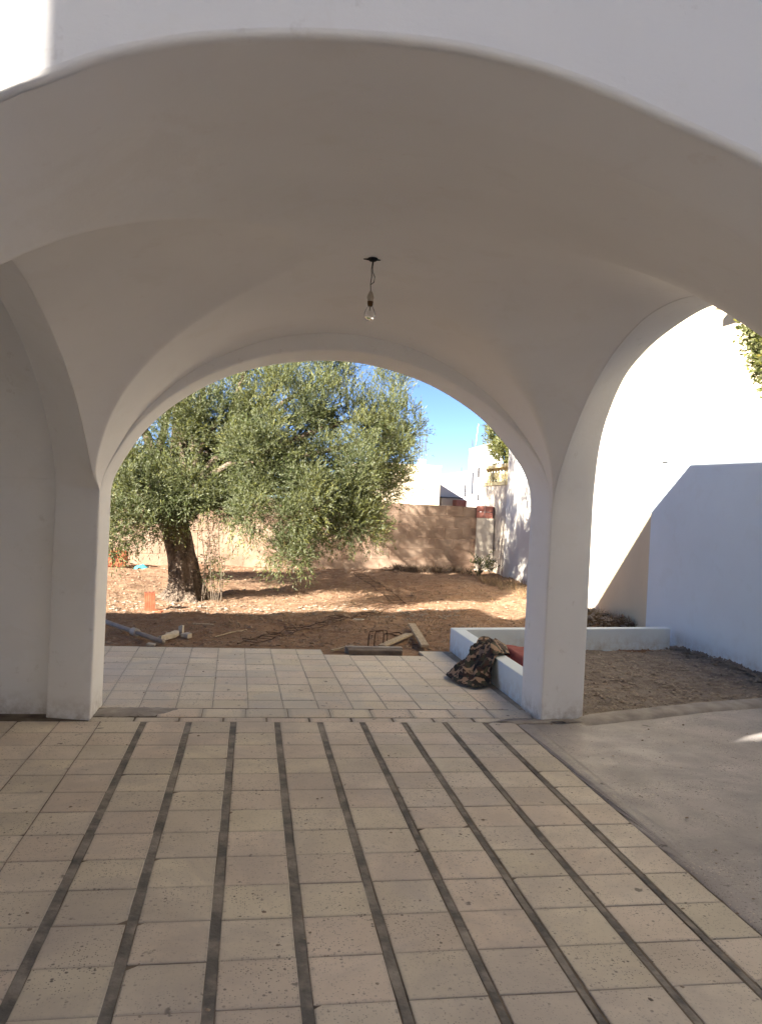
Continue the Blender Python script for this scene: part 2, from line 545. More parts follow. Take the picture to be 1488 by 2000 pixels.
floor = tag(obj('porch_floor', *(lambda b_: (b_.v, b_.f))(MB().box(-4.2, 1.935, -1.5, 5.69, -0.06, -0.0045)), JOINT), 'cream terrazzo tiled porch floor with dark cement strips', 'floor', kind='structure')
stripX = [XS0 + XP * k for k in range(9)]
places = []
rows = [ROW0 + TP * (j + 0.5) for j in range(-8, 12)]
y_end = ROW0 + TP * 12
for y in rows:
    for k in range(8):
        places.append(((stripX[k] + stripX[k + 1]) / 2, y))
    for k in range(14):
        places.append((stripX[0] - 0.018 - 0.125 - 0.2515 * k, y))
lay_tiles([p for p in places if p[0] > -4.1], floor, TILE, TW, TW)
lay_tiles([(stripX[8] + 0.018 + 0.1, y) for y in rows], floor, TILE, 0.196, TW)
# short last row and threshold row under the back arch
lay_tiles([(-0.84 + 0.2848 * k, y_end + 0.05) for k in range(10)], floor, TILE, 0.272, 0.094)
lay_tiles([(-0.42 + 0.29 * k, 5.555) for k in range(9)], floor, TILE2, 0.286, 0.212)
for k, x in enumerate(stripX):
    mb = MB()
    yy = np.linspace(0.3, y_end - 0.002, 60)
    hw = (0.0185, 0.0185, 0.0175, 0.0185, 0.0165, 0.0145, 0.0125, 0.0125, 0.012)[k]
    l = x - hw + 0.0045 * vnoise(yy, yy * 0 + k, 11, 20 + k) * 0.8
    r = x + hw + 0.0045 * vnoise(yy, yy * 0 + k, 11, 40 + k) * 0.8
    zz = -0.0022 + 0.0012 * vnoise(yy, yy * 0, 6, 60 + k)
    v = [(a, y, z) for a, y, z in zip(l, yy, zz)] + [(a, y, z) for a, y, z in zip(r, yy, zz)]
    nn = len(yy)
    mb.add(v, [(i, nn + i, nn + i + 1, i + 1) for i in range(nn - 1)])
    mb.build('cement_strip', STRIP, floor, True)
# cement patch by the left pier, grey mortar in front of the right pier
def blob(name, poly, z, mat, parent, n=48, jit=0.02, seed=1):
    P = np.array(poly + [poly[0]], float)
    d = np.r_[0, np.cumsum(np.hypot(*np.diff(P, axis=0).T))]
    s = np.linspace(0, d[-1], n, endpoint=False)
    xx, yy = np.interp(s, d, P[:, 0]), np.interp(s, d, P[:, 1])
    rr = np.random.default_rng(seed)
    xx += rr.normal(0, jit, n) * 0.5
    yy += rr.normal(0, jit, n) * 0.5
    cx, cy = xx.mean(), yy.mean()
    v = [(cx, cy, z + 0.004)] + [(cx + (a - cx) * 0.8, cy + (b_ - cy) * 0.8, z + 0.003) for a, b_ in zip(xx, yy)] + list(zip(xx, yy, [z - 0.006] * n))
    f = [(0, 1 + i, 1 + (i + 1) % n) for i in range(n)] + [(1 + i, 1 + n + i, 1 + n + (i + 1) % n, 1 + (i + 1) % n) for i in range(n)]
    return obj(name, v, f, mat, parent, True)


blob('mortar_patch', [(-0.98, 5.46), (-0.62, 5.455), (-0.5, 5.53), (-0.42, 5.66), (-0.6, 5.69), (-0.95, 5.68)], 0.004, CEMENT, floor, seed=5)
blob('mortar_patch', [(1.66, 5.34), (2.0, 5.30), (2.4, 5.36), (2.44, 5.40), (2.06, 5.40), (1.85, 5.42)], 0.005, CEMENT, floor, seed=6)

terrace = tag(obj('terrace', *(lambda b_: (b_.v, b_.f))(MB().prism([(-3.2, 5.692), (2.08, 5.692), (2.08, 8.0), (1.75, 8.0), (1.74, 7.73), (0.75, 7.73), (0.74, 8.0), (-3.2, 8.0)], -0.09, -0.0150)), JOINT2), 'dusty tiled terrace step between the back arch and the garden', 'terrace', kind='structure')
places = []
for i in range(-8, 6):
    for j in range(9):
        x = 0.66 + 0.25 * i
        y = 5.695 + 0.128 + 0.2535 * j
        x -= 0.022 * (y - 5.7)
        if j == 8 and 0.72 < x < 1.8:
            continue
        if x < 1.98:
            places.append((x + 0.0, y))
terr_t = lay_tiles([], terrace, TILE2, 0.2, 0.2)
ms = tile_mesh('tile', 0.2462, 0.2498, 0.0035, 0)
ms.materials.append(TILE2)
for (x, y) in places:
    o = bpy.data.objects.new('tile', ms)
    COL.objects.link(o)
    o.parent = terrace
    o.location = (x, y, -0.012 + R.normal(0, 0.0008))
    o.rotation_euler = (R.normal(0, 0.003), R.normal(0, 0.003), 0.012 + R.normal(0, 0.003))

n = 420
px = R.uniform(-1.2, 4.0, n)
py = R.uniform(2.2, 7.9, n)
k_ = (px < 1.95) | (py < 5.3)
stones('floor_grit', STONE, np.stack([px[k_], py[k_], np.where(py[k_] > 5.69, -0.011, 0.0)], 1), 0.003, 0.012, 'scattered grit and crumbs on the porch floor')

# worn slab to the right of the tiles, with a kerb strip of grey cement towards the bed
CURB = [(2.30, 5.40), (2.42, 5.44), (2.97, 5.62), (3.51, 5.80), (4.24, 5.98), (5.1, 6.2)]
sl_ = MB().prism([(1.94, -1.5), (5.0, -1.5), (5.0, 6.12)] + [(x, y - 0.06) for x, y in CURB[-2:1:-1]] + [(2.40, 5.39), (1.94, 5.39)], -0.08, -0.006)
slab = tag(sl_.build('side_slab', SLAB), 'worn grey concrete slab right of the tiled strip', 'slab', kind='structure')
blob('cement_seam', [(1.871, 0.4), (2.0, 0.4), (1.995, 2.5), (1.985, 3.9), (1.98, 5.3), (1.874, 5.3), (1.871, 3.9), (1.873, 2.5)], 0.0025, SLAB, slab, 160, 0.006, 8)
mb = MB()
for i in range(24):
    a, c = i / 23, None
pp = np.array(CURB)
d = np.r_[0, np.cumsum(np.hypot(*np.diff(pp, axis=0).T))]
s = np.linspace(0, d[-1], 60)
cx, cy = np.interp(s, d, pp[:, 0]), np.interp(s, d, pp[:, 1])
wv = 0.012 * vnoise(s, s * 0, 9, 77)
ww = 0.012 * vnoise(s, s * 0, 9, 78)
v = []
for k, (dy, z) in enumerate([(-0.16, -0.012), (-0.14, 0.012), (0.0, 0.03), (0.03, 0.02), (0.04, -0.06)]):
    v += [(a, b_ + dy + (q if k < 2 else q2), -0.012 + (z + 0.012) * float(smooth01(s[i] / 0.2)) + 0.0012 * float(vnoise(np.array(s[i] * 1.5), np.array(k * 1.0), 3.0, 83))) for i, (a, b_, q, q2) in enumerate(zip(cx, cy, wv, ww * 0.5))]
nn = len(s)
mb.add(v, [(k * nn + i, k * nn + i + 1, (k + 1) * nn + i + 1, (k + 1) * nn + i) for k in range(4) for i in range(nn - 1)])
tag(mb.build('kerb', CEMENT, None, True), 'low grey cement kerb between the slab and the planting bed', 'kerb', kind='structure')

# ------------------------------------------------------------------ the house with its vaulted porch
house = empty('house', 'white house with a vaulted porch of wide plastered arches', 'house')
XL, XR, YF, YB, ZS, ZT = -0.97, 2.07, 2.05, 5.38, 1.48, 2.95
XLO, XRO, YFO, YBO = -1.26, 2.42, 1.75, 5.80


def resample(pts, n):
    """smooth curve through points, n samples by arc length (Catmull-Rom)"""
    P = np.array(pts, float)
    Q = np.vstack([2 * P[0] - P[1], P, 2 * P[-1] - P[-2]])
    out = []
    for i in range(1, len(Q) - 2):
        for t_ in np.linspace(0, 1, 16, endpoint=False):
            p0, p1, p2, p3 = Q[i - 1:i + 3]
            out.append(0.5 * ((2 * p1) + (p2 - p0) * t_ + (2 * p0 - 5 * p1 + 4 * p2 - p3) * t_ ** 2 + (3 * p1 - p0 - 3 * p2 + p3) * t_ ** 3))
    out.append(P[-1])
    out = np.array(out)
    k = np.ones(9) / 9
    for _ in range(2):
        pad = np.vstack([np.repeat(out[:1], 4, 0), out, np.repeat(out[-1:], 4, 0)])
        sm = np.stack([np.convolve(pad[:, c], k, 'valid') for c in range(out.shape[1])], 1)
        sm[0], sm[-1] = out[0], out[-1]
        out = sm
    d = np.r_[0, np.cumsum(np.linalg.norm(np.diff(out, axis=0), axis=1))]
    s = np.linspace(0, d[-1], n)
    return np.stack([np.interp(s, d, out[:, c]) for c in range(out.shape[1])], 1)


BACK = resample([(-0.97, 1.48), (-0.95, 1.58), (-0.88, 1.72), (-0.76, 1.91), (-0.56, 2.11), (-0.32, 2.27), (-0.05, 2.39), (0.18, 2.455), (0.44, 2.49), (0.72, 2.49), (1.04, 2.435), (1.32, 2.335), (1.63, 2.16), (1.84, 1.97), (1.99, 1.79), (2.06, 1.62), (2.07, 1.48)], 90)
FRONT = resample([(-0.97, 1.48), (-0.955, 1.66), (-0.90, 1.87), (-0.77, 2.08), (-0.57, 2.265), (-0.45, 2.33), (-0.35, 2.385), (-0.21, 2.435), (-0.06, 2.47), (0.13, 2.495), (0.36, 2.505), (0.54, 2.495), (0.72, 2.465), (0.91, 2.41), (1.05, 2.37), (1.17, 2.33), (1.5, 2.17), (1.8, 1.95), (2.0, 1.72), (2.07, 1.48)], 90)
LBAY = resample([(5.37, 1.48), (5.12, 1.585), (4.88, 1.775), (4.5, 2.025), (4.03, 2.22), (3.57, 2.345), (3.25, 2.385), (3.0, 2.37), (2.7, 2.25), (2.4, 2.03), (2.2, 1.80), (2.06, 1.48)], 80)
LOUT = resample([(5.44, 1.48), (5.42, 1.57), (5.30, 1.75), (5.01, 2.01), (4.65, 2.22), (4.18, 2.39), (3.7, 2.48), (3.2, 2.46), (2.7, 2.32), (2.3, 2.05), (2.1, 1.8), (2.0, 1.48)], 80)
RBAY = resample([(5.37, 1.48), (5.32, 1.66), (5.16, 1.88), (4.92, 2.14), (4.63, 2.37), (4.38, 2.49), (4.13, 2.565), (3.88, 2.585), (3.66, 2.57), (3.43, 2.515), (3.2, 2.415), (3.04, 2.31), (2.7, 2.05), (2.35, 1.72), (2.06, 1.48)], 80)
ROUT = resample([(5.455, 1.48), (5.44, 1.70), (5.36, 2.05), (5.09, 2.38), (4.82, 2.51), (4.59, 2.575), (4.2, 2.635), (3.94, 2.63), (3.5, 2.56), (3.0, 2.36), (2.5, 2.05), (2.2, 1.75), (2.02, 1.48)], 80)


def legs(P, first=True, last=False):
    z = np.linspace(-0.03, P[0, 1], 14)[:-1]
    if first:
        P = np.vstack([np.stack([np.full(13, P[0, 0]), z], 1), P])
    if last:
        P = np.vstack([P, np.stack([np.full(13, P[-1, 0]), z[::-1]], 1)])
    return P


def arch_wall(name, profA, profB, a, b, axis, ztop, rad, mat, ext0=0.0, ext1=0.0, radb=None):
    """wall over an arch; profile A lies on plane a, B on plane b of the axis; arrises rounded"""
    def nrm(P):
        tg = np.gradient(P, axis=0)
        nn = np.stack([-tg[:, 1], tg[:, 0]], 1)
        nn /= np.linalg.norm(nn, axis=1)[:, None] + 1e-9
        if nn[len(nn) // 2, 1] < 0:
            nn = -nn
        nn[:, 1] = np.maximum(nn[:, 1], 0)
        return nn
    nA, nB = nrm(profA), nrm(profB)
    L = b - a
    sg = 1 if L > 0 else -1
    secs = []
    for tpos, off in [(0, rad), (0.1 * rad, 0.55 * rad), (0.45 * rad, 0.13 * rad), (rad, 0)]:
        secs.append((a + sg * tpos, off))
    for k in (0.25, 0.5, 0.75):
        secs.append((a + L * k, 0))
    radb = rad if radb is None else radb
    for tpos, off in [(radb, 0), (0.45 * radb, 0.13 * radb), (0.1 * radb, 0.55 * radb), (0, radb)]:
        secs.append((b - sg * tpos, off))
    V, F = [], []
    n = len(profA)

    def pt(h, c, z):
        return (h, c, z) if axis == 1 else (c, h, z)
    for c, off in secs:
        k = (c - a) / L
        P = profA * (1 - k) + profB * k + off * (nA * (1 - k) + nB * k)
        wob = 0.004 * vnoise(P[:, 0] * 1.0, P[:, 1] * 1.0 + c, 4, 9)
        V += [pt(h, c, z + w_) for (h, z), w_ in zip(P, wob)]
    ns = len(secs)
    F += [(k * n + i, k * n + i + 1, (k + 1) * n + i + 1, (k + 1) * n + i) for k in range(ns - 1) for i in range(n - 1)]
    nsm = len(F)
    # faces above the opening
    for s0, c in ((0, a), (ns - 1, b)):
        k = len(V)
        low_ = [V[s0 * n + i] for i in range(n)]
        hs = [V[s0 * n + i][0 if axis == 1 else 1] for i in range(n)]
        hs[0] += -ext0 if hs[-1] > hs[0] else ext0
        hs[-1] += ext1 if hs[-1] > hs[0] else -ext1
        V += low_ + [pt(h, c, ztop) for h in hs]
        F += [(k + i, k + i + 1, k + n + i + 1, k + n + i) for i in range(n - 1)]
    o = obj(name, V, F, mat, house)
    o.data.polygons.foreach_set('use_smooth', [i < nsm for i in range(len(F))])
    return o


arch_wall('back_arch', legs(BACK, True, True), legs(BACK, True, True), YB, YBO, 1, ZT, 0.014, WHITE)
arch_wall('front_arch', FRONT, FRONT, YFO, YF - 0.01, 1, 4.2, 0.018, WHITE, radb=0.0005)
arch_wall('side_arch', legs(RBAY), legs(ROUT), XR, XRO, 0, ZT, 0.016, WHITE)
arch_wall('side_arch', legs(LBAY), legs(LOUT), XL, XLO, 0, ZT, 0.016, WHITE)
# wall fields beside the arches and the piers that carry them
def rounded(poly, r, k=4):
    out = []
    m_ = len(poly)
    for i in range(m_):
        a, b_, c = (Vector(poly[i - 1]), Vector(poly[i]), Vector(poly[(i + 1) % m_]))
        p0, p1 = b_ + (a - b_).normalized() * r, b_ + (c - b_).normalized() * r
        for q in np.linspace(0, 1, k):
            out.append(tuple(p0 * (1 - q) ** 2 + b_ * 2 * q * (1 - q) + p1 * q * q))
    return out


for poly in ([(XLO + 0.003, 5.449), (XL - 0.016, YB + 0.014), (XL - 0.004, YB + 0.03), (XL - 0.004, YBO - 0.003), (XLO + 0.003, YBO - 0.003)], [(XR + 0.004, YB + 0.03), (XR + 0.016, YB + 0.012), (XRO - 0.003, 5.464), (XRO - 0.003, YBO - 0.003), (XR + 0.004, YBO - 0.003)]):
    MB().prism(poly, -0.03, ZT).build('pier', WHITE, house)
for x0, x1 in ((XLO, XL), (XR, XRO)):
    MB().box(x0, x1, YFO, YF, -0.03, 4.2).build('front_pier', WHITE, house, bev=0.012)
# crossing vault over the bay
n = 210
uu = np.sin(np.linspace(-1, 1, n) * math.pi / 2)
hx, hy = (XR - XL) / 2, (YB - YF) / 2
xc, yc = (XL + XR) / 2, (YB + YF) / 2
U, Vv = np.meshgrid(uu, uu)
gx, gy = xc + hx * U, yc + hy * Vv


def prof(P, q):
    o = np.argsort(P[:, 0])
    return np.interp(q, P[o, 0], P[o, 1])


bkz = prof(BACK, gx) + 0.115 * (1 - U ** 2) ** 0.75
frz = prof(FRONT, gx) - 0.003
ty = smooth01((Vv + 1) / 2)
mid = ZS + 1.135 * np.sqrt(np.clip(1 - U ** 2, 0, 1))
wy = np.where(Vv > 0, np.abs(Vv) ** 3, np.abs(Vv) ** 1.5)
zA = np.where(Vv > 0, bkz * wy + mid * (1 - wy), frz * wy + mid * (1 - wy))
zBc = ZS + 1.11 * np.sqrt(np.clip(1 - Vv ** 2, 0, 1))
wx = np.abs(U) ** 3
zB = np.where(U < 0, prof(LBAY, gy), prof(RBAY, gy)) * wx + zBc * (1 - wx)
kk = 0.005 + 0.07 * smooth01((U + 0.1) / 0.5) * (1 - np.abs(Vv) ** 8) * (1 - np.abs(U) ** 8)
hh = np.clip(0.5 + 0.5 * (zA - zB) / kk, 0, 1)
zV = zB * (1 - hh) + zA * hh + kk * hh * (1 - hh) + 0.035 * (1 - U ** 2) * (1 - Vv ** 2)
zV += 0.006 * vnoise(gx, gy, 2.2, 31) * (1 - U ** 4) * (1 - Vv ** 4)
G3 = np.stack([gx, gy, zV], -1)
pre = []
for y in (YFO + 0.020, YFO + 0.1, YF - 0.1):
    q_ = G3[0].copy()
    q_[:, 1] = y
    pre.append(q_)
G3 = np.concatenate([np.array(pre), G3], 0)
nj = len(G3)
vault = obj('vault', G3.reshape(-1, 3), [(j * n + i, (j + 1) * n + i, (j + 1) * n + i + 1, j * n + i + 1) for j in range(nj - 1) for i in range(n - 1)], VAULT, house, True)
LAMPX, LAMPY = 0.515, 3.80
LAMPZ = float(zV[np.abs(uu - (LAMPY - yc) / hy).argmin(), np.abs(uu - (LAMPX - xc) / hx).argmin()])
# bay to the left: closed garden wall with a string line, ceiling, end wall, garden-court front
MB().box(-4.2, XLO - 0.001, 5.52, YBO, -0.03, 1.54).build('bay_wall', WHITE, house)
MB().box(-4.2, XLO - 0.001, 5.505, YBO, 1.541, ZT).build('bay_wall', WHITE, house)
MB().box(-4.2, XLO - 0.002, YF, 5.50, 2.72, ZT).build('bay_ceiling', VAULT, house)
MB().box(-4.5, -4.201, YFO, YBO, -0.03, ZT).build('end_wall', WHITE, house)
MB().box(-4.2, XLO - 0.001, YFO + 0.001, YF - 0.001, 2.1, 4.2).build('court_wall', WHITE, house)  # unseen; lower edge set to keep sun out of the left bay
# roof and the upper walls whose shadow falls over the garden
MB().box(-4.5, XRO + 0.03, YFO - 0.0, YBO + 0.03, ZT + 0.001, 3.12).build('roof_slab', WHITE, house)
MB().box(-2.2, 1.60, 2.4, 5.79, 3.121, 3.85).build('upper_wall', WHITE, house)
MB().prism([(-9.5, -1.5), (-4.501, -1.5), (-4.501, 5.1), (-9.5, 4.4)], -0.05, 3.0).build('wing_wall', WHITE, house)
MB().prism([(-9.5, 1.0), (-3.75, 1.0), (-3.75, 5.65), (-6.3, 4.95), (-9.5, 4.35)], 3.122, 3.85).build('wing_parapet', WHITE, house)
# unseen blocks opposite the porch, shaped for its shade: tall one, lower one left
MB().box(-4.545, 7.0, -4.5, -1.5, -0.05, 7.4).build('court_shade_block', WHITE, house)
MB().box(-11.0, -4.546, -4.5, -1.5, -0.05, 4.39).build('court_shade_wing', WHITE, house)

# ------------------------------------------------------------------ bulb hanging from the vault
lamp = empty('pendant_bulb', 'bare clear light bulb hanging on twisted black wires from the vault', 'light bulb')
mb = MB()
for a, l in ((2.9, 0.045), (0.15, 0.038), (1.3, 0.022), (4.4, 0.025), (5.3, 0.02)):
    p = Vector((LAMPX, LAMPY, LAMPZ - 0.006))
    mb.tube([p, p + Vector((math.cos(a) * l, math.sin(a) * l, 0.002))], [0.007, 0.002], 6)
mb.lathe((LAMPX, LAMPY, LAMPZ), [(0.001, 0.008), (0.022, 0.004), (0.026, -0.006), (0.014, -0.014), (0.002, -0.017)], 10)
mb.build('ceiling_rose', BLACK, lamp)
zz = LAMPZ - 0.012
mb = MB().tube([(LAMPX, LAMPY, zz), (LAMPX - 0.004, LAMPY, zz - 0.04), (LAMPX - 0.002, LAMPY, zz - 0.075), (LAMPX - 0.006, LAMPY, zz - 0.11), (LAMPX - 0.003, LAMPY, zz - 0.145)], 0.0022, 6)
mb.build('wire', BLACK, lamp, True)
mb = MB().tube([(LAMPX + 0.004, LAMPY, zz), (LAMPX + 0.001, LAMPY, zz - 0.03), (LAMPX + 0.003, LAMPY, zz - 0.055), (LAMPX + 0.013, LAMPY, zz - 0.075), (LAMPX + 0.010, LAMPY, zz - 0.1), (LAMPX - 0.003, LAMPY, zz - 0.112)], 0.0018, 6)
mb.build('wire', BLACK, lamp, True)
zs_ = zz - 0.143
MB().lathe((LAMPX - 0.003, LAMPY, zs_), [(0.003, 0.0), (0.008, -0.006), (0.015, -0.024), (0.0165, -0.028), (0.0165, -0.036), (0.014, -0.038), (0.014, -0.05)], 14).build('socket', IVORY, lamp, True)
MB().lathe((LAMPX - 0.003, LAMPY, zs_), [(0.0142, -0.0505), (0.0145, -0.056), (0.0125, -0.058), (0.0142, -0.061), (0.0125, -0.064), (0.013, -0.069), (0.011, -0.07)], 14).build('bulb_cap', BRASS, lamp)
bl = MB().lathe((LAMPX - 0.003, LAMPY, zs_), [(0.0115, -0.0705), (0.014, -0.078), (0.022, -0.092), (0.027, -0.108), (0.026, -0.122), (0.018, -0.134), (0.008, -0.139), (0.0005, -0.140)], 20).build('bulb', GLASS, lamp, True)
mb = MB().tube([(LAMPX - 0.003, LAMPY, zs_ - 0.0705), (LAMPX - 0.003, LAMPY, zs_ - 0.092)], [0.004, 0.002], 6)
mb.build('filament_stem', IVORY, bl)

# ------------------------------------------------------------------ planting bed and its low wall
bed = MB()
bx = np.linspace(2.2, 5.05, 60)
by = np.linspace(5.3, 8.5, 70)
BX, BY = np.meshgrid(bx, by)


def bz(x, y):
    return -0.035 + 0.016 * vnoise(x, y, 5, 51) + 0.010 * vnoise(x, y, 16, 52) + 0.05 * smooth01((x - 4.55) / 0.4)


bed.add(np.stack([BX, BY, bz(BX, BY)], -1).reshape(-1, 3), [(j * 60 + i, j * 60 + i + 1, (j + 1) * 60 + i + 1, (j + 1) * 60 + i) for j in range(69) for i in range(59)])
tag(bed.build('bed_soil', SOIL, None, True), 'stony grey soil of the planting bed behind the kerb', 'soil', kind='structure')
pl = empty('planter_wall', 'low white plastered wall edging the planting bed', 'low wall')
MB().prism([(2.085, YBO + 0.002), (2.215, YBO + 0.002), (2.225, 8.0), (2.095, 8.0)], -0.06, 0.215).build('side_wall', PAINT, pl, bev=0.008)
MB().prism([(2.095, 8.001), (4.72, 8.40), (4.72, 8.52), (2.095, 8.125)], -0.06, 0.213).build('back_wall', PAINT, pl, bev=0.008)


def bed_pts(n, f=None):
    x = R.uniform(2.45, 4.95, n)
    y = R.uniform(5.45, 8.3, n)
    k = (y > 5.5 + (x - 2.42) * 0.32) & (y < 8.0 + (x - 2.1) * 0.15)
    x, y = x[k], y[k]
    return np.stack([x, y, bz(x, y)], 1)


stones('bed_rubble', STONE, bed_pts(7000), 0.005, 0.034, 'broken stones and clods covering the planting bed')
xx = R.uniform(3.6, 4.9, 60)
big = np.stack([xx, 5.78 + (xx - 3.3) * 0.26 + R.normal(0.08, 0.06, 60), 0 * xx], 1)
big[:, 2] = bz(big[:, 0], big[:, 1])
stones('kerb_stones', STONE, big, 0.025, 0.085, 'larger grey stones lying along the cement kerb', flat=0.7)
yy = R.uniform(6.3, 8.4, 900)
ed = np.stack([4.92 - R.exponential(0.06, 900), yy, 0.02 + 0 * yy], 1)
ed[:, 2] = bz(ed[:, 0], ed[:, 1]) + 0.01
stones('wall_foot_rubble', SOIL, ed, 0.008, 0.042, 'dark crumbs of earth heaped along the foot of the painted wall', flat=0.9)
MB().tube([(2.62, 6.55, 0.0), (2.75, 6.72, 0.045), (2.92, 6.83, 0.05)], [0.012, 0.016, 0.009], 7, 0.3).build('stick', WOOD)
tag(bpy.data.objects['stick'], 'pale stick lying in the planting bed by the right pier', 'stick')

# ------------------------------------------------------------------ neighbour's house and boundary walls on the right
nb = empty('neighbour_house', 'tall sunlit cream house wall seen through the right arch', 'house')
MB().prism([(5.02, 2.5), (8.5, 2.5), (8.5, 11.2), (5.12, 11.2), (4.862, 9.25)], 0.0 - 0.1, 5.4).build('wall', CREAM, nb)
MB().prism([(4.985, 2.6), (5.015, 2.6), (4.90, 9.2), (4.835, 9.2)], -0.1, 2.12).build('painted_panel', PAINT, nb)
MB().prism([(4.64, 7.0), (5.0, 6.95), (5.0, 7.72), (4.66, 7.78)], 3.66, 3.75).build('canopy', BEIGE, nb, bev=0.01)
mb = MB().box(4.80, 4.90, 8.85, 9.0, 2.13, 2.17)
mb.build('meter_box', FARW, nb)

rw = empty('right_boundary_wall', 'tall rough white wall on the right streaked with tree shadows', 'wall')
MB().prism([(5.12, 11.201), (5.45, 11.201), (5.50, 16.1), (5.22, 16.1)], -0.1, 2.95).build('wall', WHITEROUGH, rw)
MB().prism([(5.10, 11.21), (5.47, 11.21), (5.52, 16.11), (5.20, 16.11)], 2.951, 3.02).build('coping', WHITEROUGH, rw)
bw_ = empty('balustrade_wall', 'beige wall topped by a pale yellow balustrade before the shrub', 'wall')
MB().prism([(5.23, 16.12), (5.50, 16.12), (5.56, 18.1), (5.28, 18.1)], -0.1, 1.97).build('wall', BEIGE, bw_)
MB().prism([(5.20, 16.13), (5.53, 16.13), (5.59, 18.1), (5.25, 18.1)], 1.971, 2.04).build('base_rail', YELL, bw_)
MB().prism([(5.19, 16.13), (5.53, 16.13), (5.59, 18.1), (5.24, 18.1)], 2.35, 2.425).build('top_rail', YELL, bw_)
prof_b = [(0.045, 0.0), (0.045, 0.03), (0.025, 0.05), (0.055, 0.12), (0.05, 0.17), (0.022, 0.24), (0.03, 0.27), (0.045, 0.29), (0.045, 0.309)]
bal = MB().lathe((0, 0, 0), prof_b, 10)
first = None
for k in range(9):
    y = 16.24 + 0.22 * k
    if first is None:
        o = bal.build('baluster', YELL, bw_, True)
        first = o
    else:
        o = first.copy()
        COL.objects.link(o)
    o.location = (5.31 + 0.03 * (y - 16.2), y, 2.0405)

# ------------------------------------------------------------------ block wall across the back
back = empty('back_wall', 'low cement block wall closing the back of the garden', 'wall')
P0, P1 = Vector((-4.6, 15.75, 0)), Vector((4.85, 17.12, 0))
dv = (P1 - P0)
LEN = dv.length
dv.normalize()
nv = Vector((dv.y, -dv.x, 0))
ang = math.atan2(dv.y, dv.x)
core = MB()
a, c = P0 + nv * 0.085, P1 + nv * 0.085
core.prism([tuple((P0 + nv * 0.0895)[:2]), tuple((P1 + nv * 0.0895)[:2]), tuple((P1 - nv * 0.09)[:2]), tuple((P0 - nv * 0.09)[:2])], -0.1, 1.40)
core.build('mortar_core', MORTAR, back)
bm_ = MB().obox((0, 0, 0), (0.403, 0.19, 0.233)).build('block', BLOCK, back, bev=0.006, seg=1)
bmesh_data = bm_.data
bpy.data.objects.remove(bm_)
for r_ in range(6):
    z = 0.16 + 0.24 * r_
    k = 0
    off = 0.2 * (r_ % 2)
    while True:
        s0 = off + 0.41 * k
        if s0 > LEN - 0.15:
            break
        p = P0 + dv * (s0 + 0.2)
        o = bpy.data.objects.new('block', bmesh_data)
        COL.objects.link(o)
        o.parent = back
        top = 0.0
        o.location = (p.x + R.normal(0, 0.004), p.y + R.normal(0, 0.004), z + R.normal(0, 0.003))
        o.rotation_euler = (R.normal(0, 0.008), R.normal(0, 0.006), ang + R.normal(0, 0.008))
        k += 1
cw = empty('corner_wall', 'short beige wall stub capped with red bricks in the far corner', 'wall')
MB().prism([(4.86, 17.0), (5.225, 16.9), (5.225, 17.25), (4.86, 17.25)], -0.1, 1.24).build('wall', BEIGE, cw)
for r_ in range(2):
    for k in range(2):
        MB().obox((4.955 + 0.182 * k, 17.08 - 0.04 * k, 1.306 + 0.135 * r_), (0.176, 0.2, 0.128), -0.26).build('brick', REDB, cw, bev=0.006, seg=1)

# ------------------------------------------------------------------ foliage
def leaf_mesh(bases, dirs, lens, nl, ll, lw, spread=0.7, droop=0.0, twist=1.0):
    """sprigs with narrow leaves in pairs; returns vertex and quad arrays"""
    nb_ = len(bases)
    tpar = np.linspace(0.12, 1.0, nl)
    V = []
    d = dirs / np.linalg.norm(dirs, axis=1)[:, None]
    a = np.cross(d, R.normal(size=(nb_, 3)))
    a /= np.linalg.norm(a, axis=1)[:, None]
    bb = np.cross(d, a)
    for k, tt in enumerate(tpar):
        bend = np.array([0, 0, -1.0]) * (droop * (tt ** 2))[None] if np.ndim(droop) else np.array([0, 0, -droop * tt ** 2])
        base = bases + d * (lens * tt)[:, None] + bend * lens[:, None]
        ph = k * 2.4 + R.random(nb_) * 1.2
        side = a * np.cos(ph)[:, None] + bb * np.sin(ph)[:, None]
        ld = d * (0.75 + 0.4 * R.random(nb_))[:, None] + side * (spread * (0.7 + 0.6 * R.random(nb_)))[:, None] + R.normal(0, 0.15, (nb_, 3))
        ld /= np.linalg.norm(ld, axis=1)[:, None]
        wd = np.cross(ld, R.normal(size=(nb_, 3)) * twist + side)
        wd /= np.linalg.norm(wd, axis=1)[:, None] + 1e-9
        L_ = (ll * (0.7 + 0.6 * R.random(nb_)))[:, None]
        W_ = (lw * (0.7 + 0.6 * R.random(nb_)))[:, None]
        V.append(np.stack([base, base + ld * L_ * 0.5 + wd * W_ * 0.5, base + ld * L_, base + ld * L_ * 0.5 - wd * W_ * 0.5], 1))
    return np.concatenate(V, 0).reshape(-1, 3)


def quads_obj(name, V, mat, parent=None):
    me = bpy.data.meshes.new(name)
    nq = len(V) // 4
    me.vertices.add(len(V))
    me.vertices.foreach_set('co', V.astype(np.float32).ravel())
    me.loops.add(nq * 4)
    me.loops.foreach_set('vertex_index', np.arange(nq * 4, dtype=np.int32))
    me.polygons.add(nq)
    me.polygons.foreach_set('loop_start', np.arange(0, nq * 4, 4, dtype=np.int32))
    me.polygons.foreach_set('loop_total', np.full(nq, 4, dtype=np.int32))
    me.update(calc_edges=True)
    me.materials.append(mat)
    o = bpy.data.objects.new(name, me)
    COL.objects.link(o)
    if parent is not None:
        o.parent = parent
    return o


